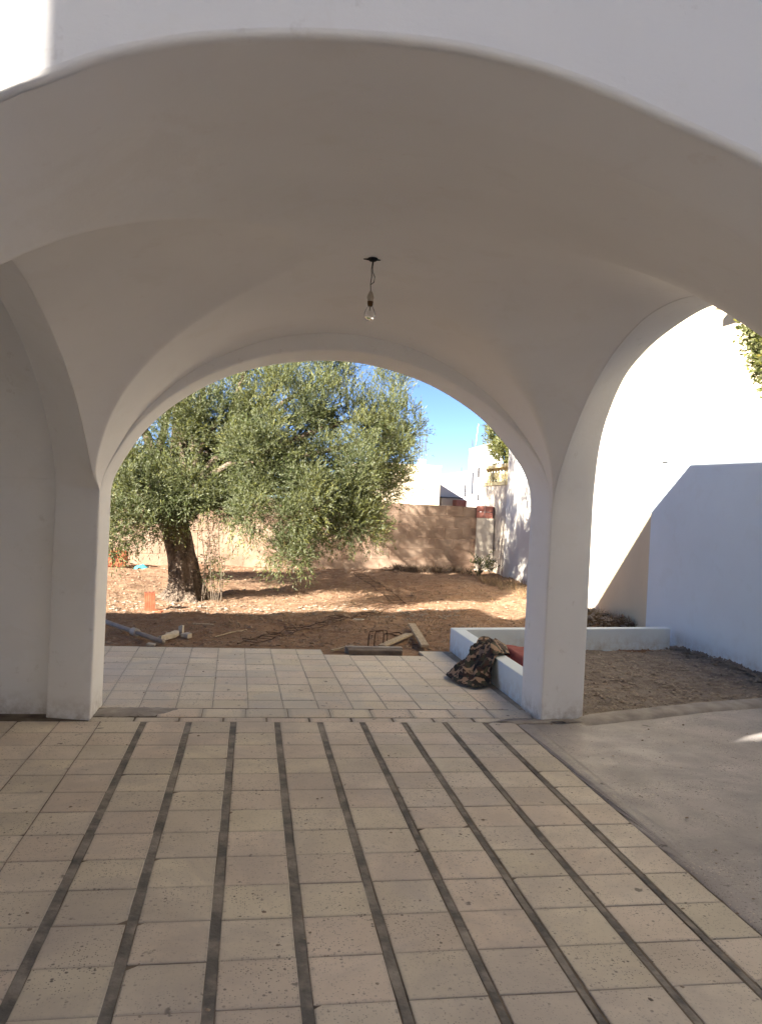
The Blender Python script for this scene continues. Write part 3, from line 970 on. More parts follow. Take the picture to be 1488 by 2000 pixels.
def crown_sprigs(clumps, per, up=0.5, shell=0.55, lmin=0.18, lmax=0.36):
    B, D, L_ = [], [], []
    for (x, y, z, r) in clumps:
        n = int(per * (r / 0.5) ** 2)
        q = R.normal(size=(n, 3))
        q /= np.linalg.norm(q, axis=1)[:, None]
        rad = r * (shell + (1 - shell) * R.random(n) ** 0.6) * (0.85 + 0.35 * np.abs(vnoise(q[:, 0] * 3 + x, q[:, 1] * 3 + z, 2.0, 5)))
        B.append(np.array([x, y, z]) + q * rad[:, None] * np.array([1, 1, 0.92]))
        D.append(q * 0.75 + np.array([0, 0, up]) + R.normal(0, 0.4, (n, 3)))
        L_.append(R.uniform(lmin, lmax, n))
    return np.concatenate(B), np.concatenate(D), np.concatenate(L_)


tree = empty('olive_tree', 'broad old olive tree with a gnarled trunk and dense silvery crown', 'tree')
tz = float(gz(-0.89, 11.62))
T0 = Vector((-0.89, 11.62, tz - 0.05))
rings, segs = 26, 36
V, F = [], []
for i in range(rings):
    t_ = i / (rings - 1)
    h = 1.35 * t_
    c = T0 + Vector((-0.02 - 0.20 * t_ ** 1.3 + 0.03 * math.sin(4 * t_), 0.06 * t_, h))
    base_r = 0.205 + 0.155 * math.exp(-h / 0.13) - 0.02 * t_ + 0.05 * smooth01((t_ - 0.8) / 0.2)
    for j in range(segs):
        th = 2 * math.pi * j / segs
        rid = 0.10 * math.sin(3 * th + 2.2 * t_ * 2 + 0.5) + 0.08 * math.sin(7 * th - 3.0 * t_ + 1) + 0.05 * math.sin(13 * th + 6 * t_)
        knob = 0.10 * float(vnoise(np.array(th * 2.0), np.array(h * 5.0), 1.6, 14))
        root = 0.30 * math.exp(-h / 0.16) * math.sin(5 * th + 0.8)
        r = base_r * (1 + rid + knob + root)
        V.append((c.x + r * math.cos(th), c.y + r * math.sin(th), c.z))
for i in range(rings - 1):
    for j in range(segs):
        F.append((i * segs + j, i * segs + (j + 1) % segs, (i + 1) * segs + (j + 1) % segs, (i + 1) * segs + j))
obj('trunk', V, F, BARK, tree, True)
CL = [(-1.39, 11.2, 1.55, 0.55), (-1.07, 11.8, 2.24, 0.70), (-1.65, 10.9, 1.05, 0.36), (-1.85, 10.8, 0.9, 0.28), (-0.5, 11.5, 2.54, 0.66), (0.16, 10.9, 1.97, 0.63), (0.43, 11.6, 2.75, 0.65), (-0.03, 12.3, 3.2, 0.48),
      (0.73, 10.8, 1.36, 0.58), (0.5, 10.55, 0.84, 0.33), (1.02, 12.2, 2.95, 0.60), (1.44, 11.3, 2.06, 0.64), (1.78, 12.0, 2.84, 0.50), (1.95, 11.6, 1.75, 0.36), (1.42, 11.0, 1.30, 0.45),
      (1.08, 12.6, 3.42, 0.42), (2.02, 12.3, 3.30, 0.30), (-1.12, 11.3, 1.22, 0.36), (-0.48, 12.0, 1.75, 0.50), (-0.02, 10.6, 1.25, 0.28), (-0.42, 11.3, 1.50, 0.40), (-0.05, 11.3, 1.62, 0.42), (-0.85, 11.15, 1.55, 0.36), (2.12, 11.8, 2.5, 0.34), (2.02, 11.6, 2.15, 0.33), (1.9, 12.2, 2.5, 0.3),
      (-1.9, 11.8, 1.7, 0.6), (-2.3, 12.2, 2.5, 0.75), (-1.6, 12.6, 3.3, 0.75), (-0.7, 12.4, 3.9, 0.7), (0.3, 12.5, 4.2, 0.65), (-2.6, 12.6, 3.6, 0.7), (-1.5, 12.8, 4.6, 0.7), (-3.1, 12.0, 1.8, 0.55), (-3.0, 13.0, 2.8, 0.6), (1.3, 12.9, 4.25, 0.45), (-0.4, 12.9, 5.0, 0.5), (1.6, 12.4, 1.5, 0.4), (0.7, 12.4, 2.0, 0.55)]
SUB = []
for (x, y, z, r) in CL:
    SUB.append((x, y, z, r * 0.62))
    for _ in range(9 if r > 0.4 else 6):
        q = R.normal(size=3)
        q /= np.linalg.norm(q)
        SUB.append((x + q[0] * r * 0.72, y + q[1] * r * 0.72, z + q[2] * r * 0.66, r * R.uniform(0.26, 0.42)))
hi = [c for c in SUB if c[2] > 2.7]
lo = [c for c in SUB if c[2] <= 2.7]
B, D, L_ = crown_sprigs(lo, 760, 0.55, 0.35, 0.14, 0.28)
Vl = leaf_mesh(B, D, L_, 14, 0.046, 0.0112, 0.55, 0.12)
B, D, L_ = crown_sprigs(hi, 320, 0.95, 0.35, 0.18, 0.36)
Vh = leaf_mesh(B, D, L_, 17, 0.046, 0.0110, 0.45, 0.05)
# upright feathery shoots on the top outline and drooping ones below
tips = [c for c in CL if c[2] > 2.4 and c[0] > -1.3]
bb, dd, ll = [], [], []
for (x, y, z, r) in tips:
    for _ in range(26):
        a_ = R.random() * 6.28
        q = r * R.random() ** 0.5
        bb.append((x + q * math.cos(a_), y + q * math.sin(a_), z + 0.75 * math.sqrt(max(r * r - q * q, 0))))
        dd.append((R.normal(0.1, 0.28), R.normal(0, 0.28), 1.0))
        ll.append(R.uniform(0.28, 0.55))
V2 = leaf_mesh(np.array(bb), np.array(dd), np.array(ll), 20, 0.06, 0.013, 0.55, 0.05)
low = [c for c in CL if c[2] < 1.7 and c[1] < 12.1]
bb, dd, ll = [], [], []
for (x, y, z, r) in low:
    for _ in range(44):
        a_ = R.random() * 6.28
        q = r * R.random() ** 0.5
        bb.append((x + q * math.cos(a_), y + q * math.sin(a_), z - 0.6 * math.sqrt(max(r * r - q * q, 0))))
        dd.append((R.normal(0, 0.4), R.normal(0, 0.4), -0.8))
        ll.append(R.uniform(0.15, 0.36))
V3 = leaf_mesh(np.array(bb), np.array(dd), np.array(ll), 13, 0.058, 0.013, 0.6, 0.25)
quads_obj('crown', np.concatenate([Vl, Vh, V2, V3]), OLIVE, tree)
TT = T0 + Vector((-0.21, 0.06, 1.28))
for (x, y, z, r) in CL:
    if r < 0.34:
        continue
    e = Vector((x, y, z))
    m1 = TT.lerp(e, 0.35) + Vector((R.normal(0, 0.08), R.normal(0, 0.08), 0.22 * (1 if z > 1.4 else 0.9)))
    m2 = TT.lerp(e, 0.7) + Vector((R.normal(0, 0.1), R.normal(0, 0.1), 0.16))
    st_ = TT + Vector((R.normal(0, 0.05), R.normal(0, 0.05), -0.1))
    MB().tube([st_, m1, m2, e], [0.10, 0.06, 0.035, 0.012], 8, 0.25).build('limb', BARK, tree, True)
# suckers that hang and climb beside the trunk
bb, dd, ll = [], [], []
tw = MB()
for k in range(16):
    x0, y0 = -0.50 + R.normal(0, 0.09), 11.45 + R.normal(0, 0.1)
    h = R.uniform(0.55, 1.15)
    g0 = float(gz(x0, y0))
    top = Vector((x0 + R.normal(0, 0.08), y0 + R.normal(0, 0.06), g0 + h))
    tw.tube([(x0, y0, g0 - 0.02), tuple(Vector((x0, y0, g0)).lerp(top, 0.5) + Vector((R.normal(0, 0.03), 0, 0))), tuple(top)], [0.006, 0.004, 0.002], 5)
    for q in np.linspace(0.25, 1, 9):
        bb.append(tuple(Vector((x0, y0, g0)).lerp(top, q)))
        dd.append((R.normal(0, 0.7), R.normal(0, 0.5), 0.5))
        ll.append(R.uniform(0.08, 0.16))
tw.build('sucker_stem', TWIG, tree)
quads_obj('sucker_leaf', leaf_mesh(np.array(bb), np.array(dd), np.array(ll), 6, 0.05, 0.012, 0.8), OLIVE, tree)['kind'] = 'stuff'


def bush(name, label, cat, c, rx, rz, per, mat, ll=0.06, lw=0.018, clumps=6, group=None):
    t_ = empty(name, label, cat, group)
    cl = [(c[0] + R.normal(0, rx * 0.5), c[1] + R.normal(0, rx * 0.4), c[2] + rz * (0.35 + 1.2 * R.random()), rx * R.uniform(0.35, 0.6)) for _ in range(clumps)]
    B, D, L_ = crown_sprigs(cl, per, 0.6, 0.3, 0.12, 0.28)
    quads_obj('foliage', leaf_mesh(B, D, L_, 9, ll, lw, 0.7, 0.1), mat, t_)
    s_ = MB()
    for q in cl:
        s_.tube([(c[0] + R.normal(0, 0.03), c[1] + R.normal(0, 0.03), c[2] - 0.05), tuple(np.array(c) * 0.5 + np.array(q[:3]) * 0.5 + R.normal(0, 0.03, 3)), q[:3]], [0.018, 0.012, 0.005], 6)
    s_.build('stem', TWIG, t_)
    return t_


bush('wall_shrub', 'small dark shrub at the foot of the shadow streaked wall', 'shrub', (4.66, 15.9, 0.08), 0.17, 0.24, 420, OLIVE, 0.07, 0.022)
ob = empty('garden_tree', 'green leafy shrub rising behind the yellow balustrade', 'tree')
cl = [(5.62, 17.3, 2.62, 0.30), (5.75, 17.5, 3.05, 0.36), (5.55, 17.8, 3.12, 0.26), (6.0, 17.3, 2.7, 0.4), (6.1, 17.7, 3.35, 0.42), (5.9, 16.8, 2.6, 0.32), (5.6, 17.9, 2.85, 0.22)]
B, D, L_ = crown_sprigs(cl, 420, 0.7, 0.3, 0.15, 0.35)
quads_obj('crown', leaf_mesh(B, D, L_, 9, 0.11, 0.026, 0.6, 0.1), SHRUB, ob)
s_ = MB()
for q in cl:
    s_.tube([(5.95, 17.5, -0.05), (5.93 + R.normal(0, 0.04), 17.5, 1.4), q[:3]], [0.07, 0.05, 0.012], 7)
s_.build('trunk', TWIG, ob)

ft = empty('clipped_tree', 'sunlit yellow green leafy tree at the right arch edge', 'tree')
cl = [(4.50, 6.35, 3.2, 0.34), (4.62, 6.4, 2.85, 0.30), (4.48, 6.45, 3.45, 0.28), (4.66, 6.2, 3.5, 0.4), (4.72, 6.25, 2.9, 0.33), (4.6, 6.3, 2.62, 0.20), (4.5, 6.3, 3.0, 0.27)]
B, D, L_ = crown_sprigs(cl, 1700, 0.3, 0.25, 0.06, 0.12)
quads_obj('crown', leaf_mesh(B, D, L_, 8, 0.042, 0.024, 0.9, 0.1), SHRUB, ft)
MB().tube([(4.66, 6.25, -0.05), (4.68, 6.22, 1.2), (4.65, 6.28, 2.4), (4.62, 6.3, 3.3)], [0.06, 0.05, 0.04, 0.015], 9, 0.15).build('trunk', TWIG, ft, True)
s_ = MB()
for q in cl:
    s_.tube([(4.66, 6.27, 2.3), q[:3]], [0.03, 0.008], 6)
s_.build('branch', TWIG, ft)


def tufts(name, label, pts, h, n, mat, cat='dry grass'):
    V = []
    for (x, y, z) in pts:
        for _ in range(n):
            a_ = R.random() * 6.28
            l_ = h * R.uniform(0.4, 1.2)
            lean = R.normal(0, 0.45, 2)
            p = np.array([x + R.normal(0, 0.04), y + R.normal(0, 0.04), z - 0.01])
            tip = p + np.array([lean[0] * l_, lean[1] * l_, l_])
            wv = np.array([math.cos(a_), math.sin(a_), 0]) * 0.0035
            midp = p * 0.5 + tip * 0.5 + np.array([0, 0, 0.1 * l_])
            V += [p - wv, midp - wv * 0.8, tip, midp + wv * 0.8]
    o = quads_obj(name, np.array(V), mat)
    return tag(o, label, cat, kind='stuff')


def gp(x, y):
    return (x, y, float(gz(x, y)))


tufts('dry_grass', 'dry straw coloured grass before the streaked white wall', [gp(R.uniform(4.3, 5.05), R.uniform(12.4, 14.8)) for _ in range(70)], 0.16, 22, DRY)
tufts('dry_weeds', 'dry brown weeds heaped between the low wall and the beige wall', [gp(R.uniform(3.9, 4.95), R.uniform(9.6, 11.0)) for _ in range(130)], 0.17, 24, DRY)
tufts('ground_weeds', 'sparse dry stalks over the bare earth', [gp(R.uniform(-2.4, 4.2), R.uniform(8.6, 14.0)) for _ in range(520)], 0.06, 8, DRY)
tufts('cut_brush', 'dark dry brush heaped along the foot of the block wall', [gp(R.uniform(2.9, 4.5), R.normal(16.25, 0.14)) for _ in range(120)], 0.16, 22, BRUSH, 'brush')
xx, yy = R.uniform(4.0, 4.85, 420), R.uniform(9.5, 10.7, 420)
stones('rubble_heap', SOIL, np.stack([xx, yy, gz(xx, yy) + 0.16 * R.random(420) * smooth01((xx - 3.9) / 0.4)], 1), 0.015, 0.06, 'grey clods heaped between the low wall and the beige wall', flat=0.8)
xx, yy = R.uniform(0.2, 3.0, 120), R.normal(16.0, 0.25, 120)
stones('wall_stones', PEBBLE, np.stack([xx, yy, gz(xx, yy)], 1), 0.03, 0.14, 'scattered stones below the block wall')
# leaf litter
n = 4200
lx, ly = R.uniform(-2.5, 4.3, n), 8.05 + 5 * R.random(n) ** 1.4
lz = gz(lx, ly) + 0.006
aa = R.random(n) * 6.28
l1 = R.uniform(0.02, 0.06, n)
dx, dy = np.cos(aa) * l1 / 2, np.sin(aa) * l1 / 2
wx_, wy_ = -np.sin(aa) * 0.006, np.cos(aa) * 0.006
up_ = R.uniform(0, 0.012, n)
LV = np.stack([np.stack([lx - dx, ly - dy, lz], 1), np.stack([lx + wx_, ly + wy_, lz + up_], 1), np.stack([lx + dx, ly + dy, lz + 0.003], 1), np.stack([lx - wx_, ly - wy_, lz + up_], 1)], 1).reshape(-1, 3)
tag(quads_obj('leaf_litter', LV, DRY), 'dry leaf litter strewn on the garden earth', 'leaf litter', kind='stuff')

# ------------------------------------------------------------------ things lying about the garden
def hollow_brick(name, label, loc, rz, tilt=(0, 0), group=None, size=(0.13, 0.10, 0.24)):
    e = empty(name, label, 'brick', group)
    e.location = loc
    e.rotation_euler = (tilt[0], tilt[1], rz)
    a, b_, h = size
    mb = MB()
    # grooved shell: a comb outline extruded along the brick
    pts = []
    ng = 6
    for i in range(ng):
        x0 = -a / 2 + a * i / ng
        x1 = x0 + a / ng
        pts += [(x0 + a * 0.01, -b_ / 2), (x1 - a * 0.03, -b_ / 2), (x1 - a * 0.02, -b_ / 2 + 0.005), (x1, -b_ / 2 + 0.005)]
    pts += [(a / 2, b_ / 2), (-a / 2, b_ / 2)]
    mb.prism(pts, 0, h)
    mb.build('shell', BRICK, e)
    for i in range(2):
        for j in range(3):
            x, y = -a / 2 + a * (j + 0.5) / 3, -b_ / 2 + b_ * (i + 0.5) / 2
            MB().box(x - a * 0.11, x + a * 0.11, y - b_ * 0.16, y + b_ * 0.16, h - 0.01, h + 0.0015).build('hollow_shade', BRICKD, e)  # dark block on the solid shell, painted shade of a hole
    return e


hollow_brick('hollow_brick', 'single red hollow brick standing upright left of the olive trunk', (-1.22, 10.48, float(gz(-1.22, 10.48)) - 0.008), 0.12, (0.05, -0.06))
hollow_brick('hollow_brick', 'red brick lying flat at the foot of the upright brick', (-1.16, 10.40, float(gz(-1.16, 10.4)) - 0.02), 1.2, (1.57, 0.0), size=(0.12, 0.06, 0.12))
names = ['bottom', 'middle', 'top']
for r_ in range(3):
    for k in range(2):
        x, y = -2.55 + 0.215 * k + 0.01 * r_, 15.15 + 0.03 * k
        e = empty('stacked_brick', ['%s row red brick of the small stack by the back wall, ' % names[r_] + ('left one' if k == 0 else 'right one')][0], 'brick', 'bricks stacked by the back wall')
        z = float(gz(-2.4, 15.15)) + 0.095 * r_
        mb = MB().obox((x, y, z + 0.045), (0.205, 0.24, 0.088), R.normal(0, 0.04))
        mb.build('shell', BRICK, e, bev=0.004, seg=1)
        g_ = MB()
        for q in range(3):
            g_.box(x - 0.095, x + 0.095, y - 0.128, y - 0.117, z + 0.015 + 0.025 * q, z + 0.022 + 0.025 * q)
        g_.build('groove_shade', BRICKD, e)  # dark bars on the brick face, painted shade of its grooves
# turquoise rag by the back wall
n = 16
P = []
for i in range(n):
    for j in range(n):
        u_, v_ = i / (n - 1) - 0.5, j / (n - 1) - 0.5
        rr = math.hypot(u_, v_)
        P.append((-1.95 + 0.26 * u_, 15.2 + 0.2 * v_, float(gz(-1.95, 15.2)) + max(0, 0.075 * (1 - 3.2 * rr * rr)) + 0.018 * float(vnoise(np.array(u_ * 9), np.array(v_ * 9), 1.5, 8))))
tag(obj('plastic_bag', P, [(i * n + j, (i + 1) * n + j, (i + 1) * n + j + 1, i * n + j + 1) for i in range(n - 1) for j in range(n - 1)], BLUE, None, True), 'crumpled turquoise plastic bag by the back wall', 'bag')

# rebar cages lying on the ground
def cage(label, path, w_=0.13):
    e = empty('rebar_cage', label, 'rebar', 'bent rebar cages lying on the earth')
    P = np.array(path, float)
    d = np.r_[0, np.cumsum(np.hypot(*np.diff(P, axis=0).T))]
    s = np.arange(0, d[-1], 0.05)
    x, y = np.interp(s, d, P[:, 0]), np.interp(s, d, P[:, 1])
    k = np.ones(5) / 5
    if len(x) > 8:
        x[2:-2], y[2:-2] = np.convolve(x, k, 'valid'), np.convolve(y, k, 'valid')
    tx, ty_ = np.gradient(x), np.gradient(y)
    q = np.hypot(tx, ty_)
    nx_, ny_ = -ty_ / q, tx / q
    for sd in (-1, 1):
        ww = w_ / 2 * sd * (1 + 0.1 * vnoise(s, s * 0, 2, 5 + sd))
        hz_ = gz(x, y) + 0.022 + 0.012 * vnoise(s, s * 0, 3, 15 + sd)
        MB().tube(list(zip(x + nx_ * ww, y + ny_ * ww, hz_)), 0.005, 5).build('long_bar', RUST, e, True)
        MB().tube(list(zip(x + nx_ * ww * 0.9, y + ny_ * ww * 0.9, hz_ + 0.085)), 0.0055, 5).build('long_bar', RUST, e, True) if False else None
    for i in range(3, len(s) - 2, 6):
        a, b_ = (x[i] + nx_[i] * w_ * 0.56, y[i] + ny_[i] * w_ * 0.56), (x[i] - nx_[i] * w_ * 0.56, y[i] - ny_[i] * w_ * 0.56)
        h0 = float(gz(x[i], y[i])) + 0.03
        jx, jy = R.normal(0, 0.02, 2)
        MB().tube([(a[0], a[1], h0 - 0.01), (a[0] + jx, a[1] + jy, h0 + 0.018), (b_[0] + jx, b_[1] + jy, h0 + 0.018), (b_[0], b_[1], h0 - 0.01), (a[0], a[1], h0 - 0.012)], 0.0034, 5).build('stirrup', RUST, e)
    return e


cage('long rusty rebar cage running from the terrace edge to the sunlit strip', [(-0.02, 8.2), (0.41, 9.0), (0.82, 9.49), (1.30, 10.12)], 0.15)
cage('rusty rebar cage crossing the shadow edge', [(1.05, 9.95), (1.40, 10.25), (1.83, 10.95), (2.16, 11.55)], 0.14)
cage('rusty rebar cage leading back from the sunlit strip to the block wall', [(2.22, 11.6), (2.2, 12.4), (2.13, 13.2), (2.05, 15.2)], 0.2)


def plank(label, a, b_, w_, th, za, zb, mat=WOOD, name='plank'):
    a, b_ = Vector((*a, za)), Vector((*b_, zb))
    d = b_ - a
    s = d.normalized().cross(Vector((0, 0, 1))) * w_ / 2
    upv = s.normalized().cross(d.normalized()) * th
    v = [a - s, a + s, b_ + s * 0.92, b_ - s * 1.05]
    v = v + [p + upv for p in v]
    mb = MB().add(v, [(3, 2, 1, 0), (4, 5, 6, 7), (0, 1, 5, 4), (1, 2, 6, 5), (2, 3, 7, 6), (3, 0, 4, 7)])
    o = mb.build(name, mat, None, bev=0.003, seg=1)
    return tag(o, label, 'plank')


plank('weathered plank lying lengthwise with its end on the other plank', (1.955, 9.45), (1.83, 8.12), 0.085, 0.028, 0.02, 0.0)
plank('weathered plank lying crosswise behind the cement sill', (1.38, 8.13), (1.80, 8.80), 0.085, 0.022, -0.005, 0.012)
plank('short splintered lath beside the tile edge', (0.84, 7.93), (1.08, 8.10), 0.035, 0.018, -0.02, 0.0)
plank('thin pale lath lying on the shaded earth', (-0.62, 9.46), (-0.38, 9.40), 0.05, 0.012, -0.02, -0.018)
tag(MB().tube([(-0.33, 8.64, -0.02), (-0.16, 8.86, -0.005), (0.0, 9.12, -0.015)], [0.006, 0.007, 0.004], 6, 0.2).build('dry_stick', WOOD), 'thin dry stick lying on shaded earth near the rebar', 'stick')

sill = empty('cement_sill', 'short dark cement step set in the gap of the terrace edge', 'step')
MB().box(1.0, 1.54, 7.82, 7.93, -0.05, 0.018).build('riser', BRICKGREY, sill, bev=0.01)
MB().box(0.98, 1.56, 7.931, 8.0, -0.05, 0.030).build('tread', CEMENT, sill, bev=0.008)
for i, (x, y, w2, h2, lab) in enumerate([(1.24, 8.15, 0.16, 0.15, 'bent rebar hook standing behind the cement sill'), (1.33, 8.32, 0.14, 0.12, 'second bent rebar hook just behind the first')]):
    p = [(x, y, -0.04), (x + 0.003, y, h2 * 0.7), (x + 0.015, y + 0.02, h2), (x + w2, y + 0.08, h2 + 0.004), (x + w2 + 0.012, y + 0.085, h2 * 0.75), (x + w2 + 0.01, y + 0.085, -0.03)]
    tag(MB().tube(p, 0.0055, 6).build('rebar_hook', RUST, None, True), lab, 'rebar')
p = [(1.64 + 0.095 * math.cos(a_) * (1 if abs(math.cos(a_)) < 0.8 else 1.0), 8.92 + 0.07 * math.sin(a_), 0.0 + 0.012 * math.sin(a_ * 2)) for a_ in np.linspace(0, 6.1, 22)]
tag(MB().tube(p, 0.006, 6).build('rebar_ring', RUST, None, True), 'oval rusty rebar stirrup lying left of the planks', 'rebar')

po = empty('grey_pole', 'long grey pipe with a coupling lying at the terrace edge', 'pipe')
d0 = Vector((-0.80, 8.07, 0.02))
d1 = Vector((-2.05, 9.85, 0.06))
MB().tube([d0, d0.lerp(d1, 0.5), d1], 0.024, 12).build('tube', PIPE, po, True)
cpl = d0.lerp(d1, 0.27)
dr = (d1 - d0).normalized()
MB().tube([cpl - dr * 0.05, cpl + dr * 0.05], 0.042, 10).build('coupling', IVORY, po, bev=0.004)

# broken plaster strips
def shard(label, poly, z, th):
    mb = MB().prism(poly, [z - 0.01] * len(poly), [z + th * (0.5 + R.random()) for _ in poly])
    return tag(mb.build('plaster_shard', BEIGE, None, bev=0.003, seg=1), label, 'rubble', 'broken plaster pieces')


shard('long broken strip of white plaster right of the pipe', [(-0.88, 8.30), (-0.84, 8.28), (-0.72, 8.52), (-0.70, 8.66), (-0.75, 8.68), (-0.79, 8.55), (-0.82, 8.56), (-0.84, 8.42)], -0.005, 0.035)
shard('small upright chip of white plaster behind the strip', [(-0.715, 8.70), (-0.67, 8.66), (-0.66, 8.76), (-0.69, 8.80)], -0.005, 0.07)
shard('triangular chip of plaster at the end of the strip', [(-0.68, 8.60), (-0.60, 8.46), (-0.56, 8.52), (-0.62, 8.66)], -0.005, 0.03)
shard('flat pale chip lying beside the pipe end', [(-0.96, 8.05), (-0.88, 8.04), (-0.87, 8.10), (-0.95, 8.12)], -0.01, 0.012)
shard('flat pale chip by the shadow edge', [(1.30, 9.98), (1.42, 9.96), (1.46, 10.03), (1.33, 10.06)], -0.01, 0.012)

# ------------------------------------------------------------------ camouflage jacket and maroon sack on the low wall
ctrl = np.array([   # rows: from inside the bed, over the wall, down to the floor; columns: near to far
    [(2.27, 6.70, 0.21), (2.30, 6.86, 0.23), (2.34, 7.02, 0.23), (2.38, 7.18, 0.20), (2.36, 7.28, 0.17)],
    [(2.17, 6.60, 0.245), (2.19, 6.76, 0.275), (2.21, 6.92, 0.275), (2.23, 7.08, 0.265), (2.22, 7.18, 0.24)],
    [(2.09, 6.50, 0.24), (2.10, 6.66, 0.29), (2.12, 6.82, 0.285), (2.13, 6.96, 0.28), (2.12, 7.06, 0.24)],
    [(2.045, 6.44, 0.15), (2.01, 6.58, 0.20), (1.99, 6.72, 0.18), (2.0, 6.86, 0.20), (2.03, 6.98, 0.15)],
    [(2.03, 6.42, 0.06), (1.95, 6.48, 0.10), (1.90, 6.64, 0.09), (1.89, 6.78, 0.12), (1.95, 6.92, 0.07)],
    [(2.00, 6.37, 0.015), (1.89, 6.38, 0.03), (1.82, 6.55, 0.06), (1.79, 6.72, 0.08), (1.85, 6.87, 0.03)],
    [(1.93, 6.34, 0.008), (1.83, 6.34, 0.010), (1.755, 6.52, 0.010), (1.715, 6.72, 0.02), (1.76, 6.84, 0.008)]])
nr, nc = 72, 60
ri = np.stack([resample(ctrl[:, c], nr) for c in range(5)], 1)
gr = np.stack([resample(ri[i], nc) for i in range(nr)], 0)
A, Bc = np.meshgrid(np.linspace(0, 1, nr), np.linspace(0, 1, nc), indexing='ij')
wr = 0.026 * vnoise(A * 5.0, Bc * 10.0, 1.8, 91) + 0.030 * (0.6 - np.abs(vnoise(A * 7 + Bc * 6, Bc * 13, 1.6, 92))) + 0.006 * vnoise(A * 30, Bc * 34, 1.2, 93)
edge = np.minimum(1, 6 * np.minimum.reduce([A + 0.05, 1 - A, Bc + 0.05, 1.05 - Bc]))
gr[..., 2] += wr * edge
gr[..., 0] -= np.abs(wr) * 0.8 * edge
gr[..., 1] += 0.5 * wr
gr[..., 2] = np.maximum(gr[..., 2], 0.004)
on = gr[..., 0] > 2.06
gr[..., 2] = np.where(on & (gr[..., 0] < 2.26), np.maximum(gr[..., 2], 0.225), gr[..., 2])
jk = obj('camouflage_jacket', gr.reshape(-1, 3), [(i * nc + j, (i + 1) * nc + j, (i + 1) * nc + j + 1, i * nc + j + 1) for i in range(nr - 1) for j in range(nc - 1)], CAMO, None, True)
md = jk.modifiers.new('thickness', 'SOLIDIFY')
md.thickness = 0.006
tag(jk, 'crumpled camouflage jacket slumped over the low white wall', 'jacket')
n = 26
P = []
for i in range(n):
    for j in range(n):
        u_, v_ = i / (n - 1), j / (n - 1)
        zt = 0.235 * (1 - 0.15 * u_) + 0.01 * float(vnoise(np.array(u_ * 5), np.array(v_ * 6), 1.6, 66))
        k_ = min(1.0, 5 * min(u_, 1 - u_, v_, 1 - v_) + 0.0)
        P.append((2.235 + 0.40 * u_ + 0.06 * v_, 6.30 + 1.0 * v_, -0.03 + (zt + 0.03) * math.sqrt(max(0, 1 - (1 - k_) ** 2))))
tag(obj('maroon_sack', P, [(i * n + j, i * n + j + 1, (i + 1) * n + j + 1, (i + 1) * n + j) for i in range(n - 1) for j in range(n - 1)], MAROON, None, True), 'maroon cloth sack lying inside the planting bed behind the jacket', 'sack')

# ------------------------------------------------------------------ houses beyond the garden
def rebars(parent, pts, h, r=0.018, name='rebar'):
    for (x, y, z) in pts:
        MB().tube([(x, y, z), (x + R.normal(0, 0.03), y, z + h * R.uniform(0.8, 1.1))], r, 5).build(name, STEELB, parent)


h1 = empty('cream_house', 'flat cream house beyond the block wall right of the olive', 'house')
MB().box(6.0, 10.58, 45, 53, -0.1, 3.62).build('wall', FARC, h1)
MB().box(5.95, 10.63, 44.95, 53.05, 3.62, 3.72).build('parapet', FARC, h1)
MB().box(9.30, 9.72, 45.1, 45.5, 3.721, 4.05).build('column_stub', PEACH, h1)
rebars(h1, [(9.33, 45.2, 4.05), (9.48, 45.2, 4.05), (9.60, 45.2, 4.05), (9.70, 45.2, 4.05)], 1.35, 0.022)
for k in range(5):
    MB().box(9.32, 9.60, 45.19, 45.21, 4.25 + 0.22 * k, 4.27 + 0.22 * k).build('stirrup', STEELB, h1)

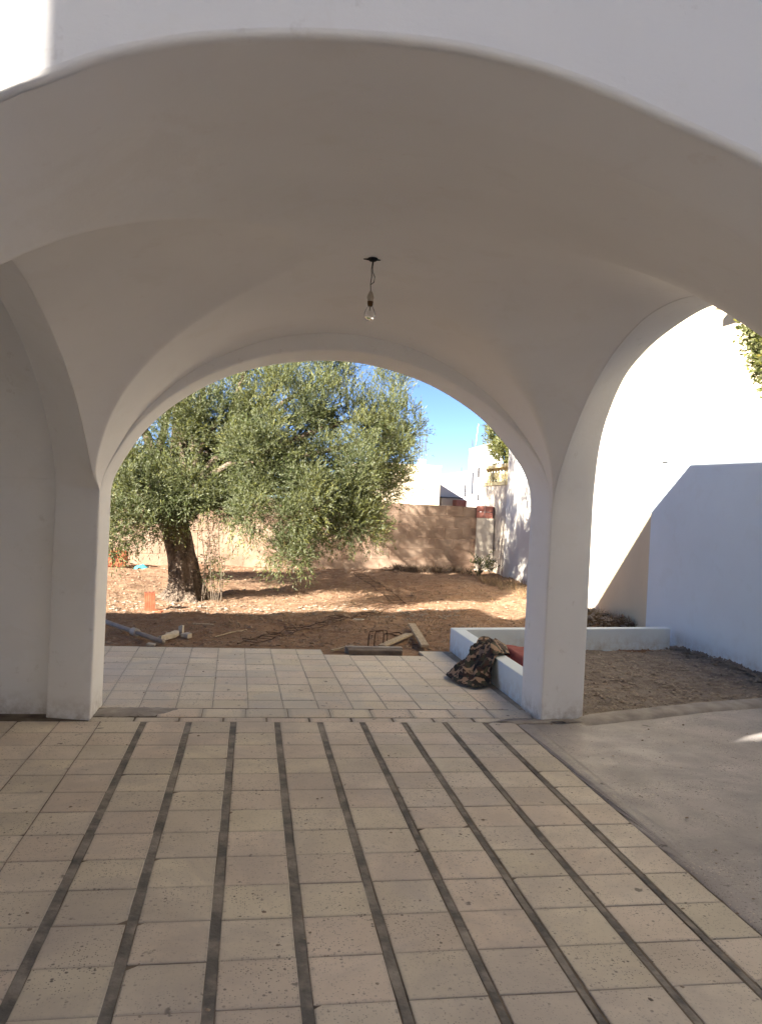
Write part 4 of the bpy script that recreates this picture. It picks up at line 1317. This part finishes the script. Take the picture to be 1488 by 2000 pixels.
h2 = empty('white_house', 'low white house with a roof stair rail beyond the wall', 'house')
MB().box(11.9, 15.2, 52, 60, -0.1, 3.42).build('wall', FARW, h2)
MB().box(11.85, 15.2, 51.95, 60, 3.42, 3.52).build('parapet', FARW, h2)
MB().box(12.2, 13.5, 51.2, 51.9, -0.1, 1.95).build('lean_to', BEIGE, h2)
MB().box(12.1, 13.6, 51.1, 52, 1.951, 2.02).build('lean_to_roof', STEELB, h2)
for k in range(3):
    MB().box(13.72, 14.35, 51.8, 51.84, 2.30 + 0.27 * k, 2.34 + 0.27 * k).build('rail', STEELB, h2)
MB().box(13.72, 13.76, 51.8, 51.84, 2.2, 3.0).build('rail_post', STEELB, h2)
MB().box(14.31, 14.35, 51.8, 51.84, 2.2, 3.0).build('rail_post', STEELB, h2)
bs = empty('brick_shed', 'red brick shed with a small grated window before the white house', 'shed')
MB().box(12.9, 14.4, 50.0, 51.0, -0.1, 1.84).build('wall', REDB, bs)
wd = MB().box(13.72, 14.05, 49.97, 50.0, 1.28, 1.75).build('window', DARKW, bs)
for k in range(3):
    MB().box(13.72 + 0.11 * k, 13.75 + 0.11 * k, 49.945, 49.968, 1.28, 1.75).build('bar', FARW, wd)
for k in range(3):
    MB().box(13.72, 14.05, 49.93, 49.944, 1.33 + 0.17 * k, 1.36 + 0.17 * k).build('bar', FARW, wd)

h3 = empty('tall_white_house', 'tall white house with bare rebar on its roof beyond the balustrade', 'house')
MB().prism([(10.86, 40.0), (12.4, 39.2), (14.5, 46), (12.7, 46)], -0.1, 4.38).build('wall', FARW, h3)
MB().prism([(10.86, 40.0), (12.4, 39.2), (14.5, 46), (12.7, 46)], 4.38, [4.42, 4.95, 4.95, 4.42]).build('parapet', FARW, h3)
MB().box(11.02, 11.08, 39.82, 39.90, 2.1, 3.25).build('downpipe', STEELB, h3)
wd = MB().obox((11.32, 39.73, 3.22), (0.10, 0.05, 0.5), -0.48).build('window', DARKW, h3)
MB().obox((11.35, 39.70, 1.95), (0.08, 0.05, 0.3), -0.48).build('window', DARKW, h3)
rebars(h3, [(10.98, 40.0, 4.4), (11.06, 40.1, 4.4), (11.5, 39.8, 4.6), (11.62, 39.8, 4.65), (11.74, 39.75, 4.7), (11.9, 39.7, 4.75)], 0.55, 0.016)
MB().tube([(11.22, 40.2, 4.4), (11.34, 40.2, 5.75)], 0.02, 6).build('aerial_pole', FARW, h3)

h4 = empty('peach_house', 'peach coloured house far off between the white houses', 'house')
MB().prism([(16.9, 70), (20.5, 70), (20.5, 78), (16.9, 78)], -0.1, [4.15, 4.9, 4.9, 4.15]).build('wall', PEACH, h4)
rebars(h4, [(18.4, 70.1, 4.4), (19.6, 70.1, 4.6)], 0.5, 0.03)
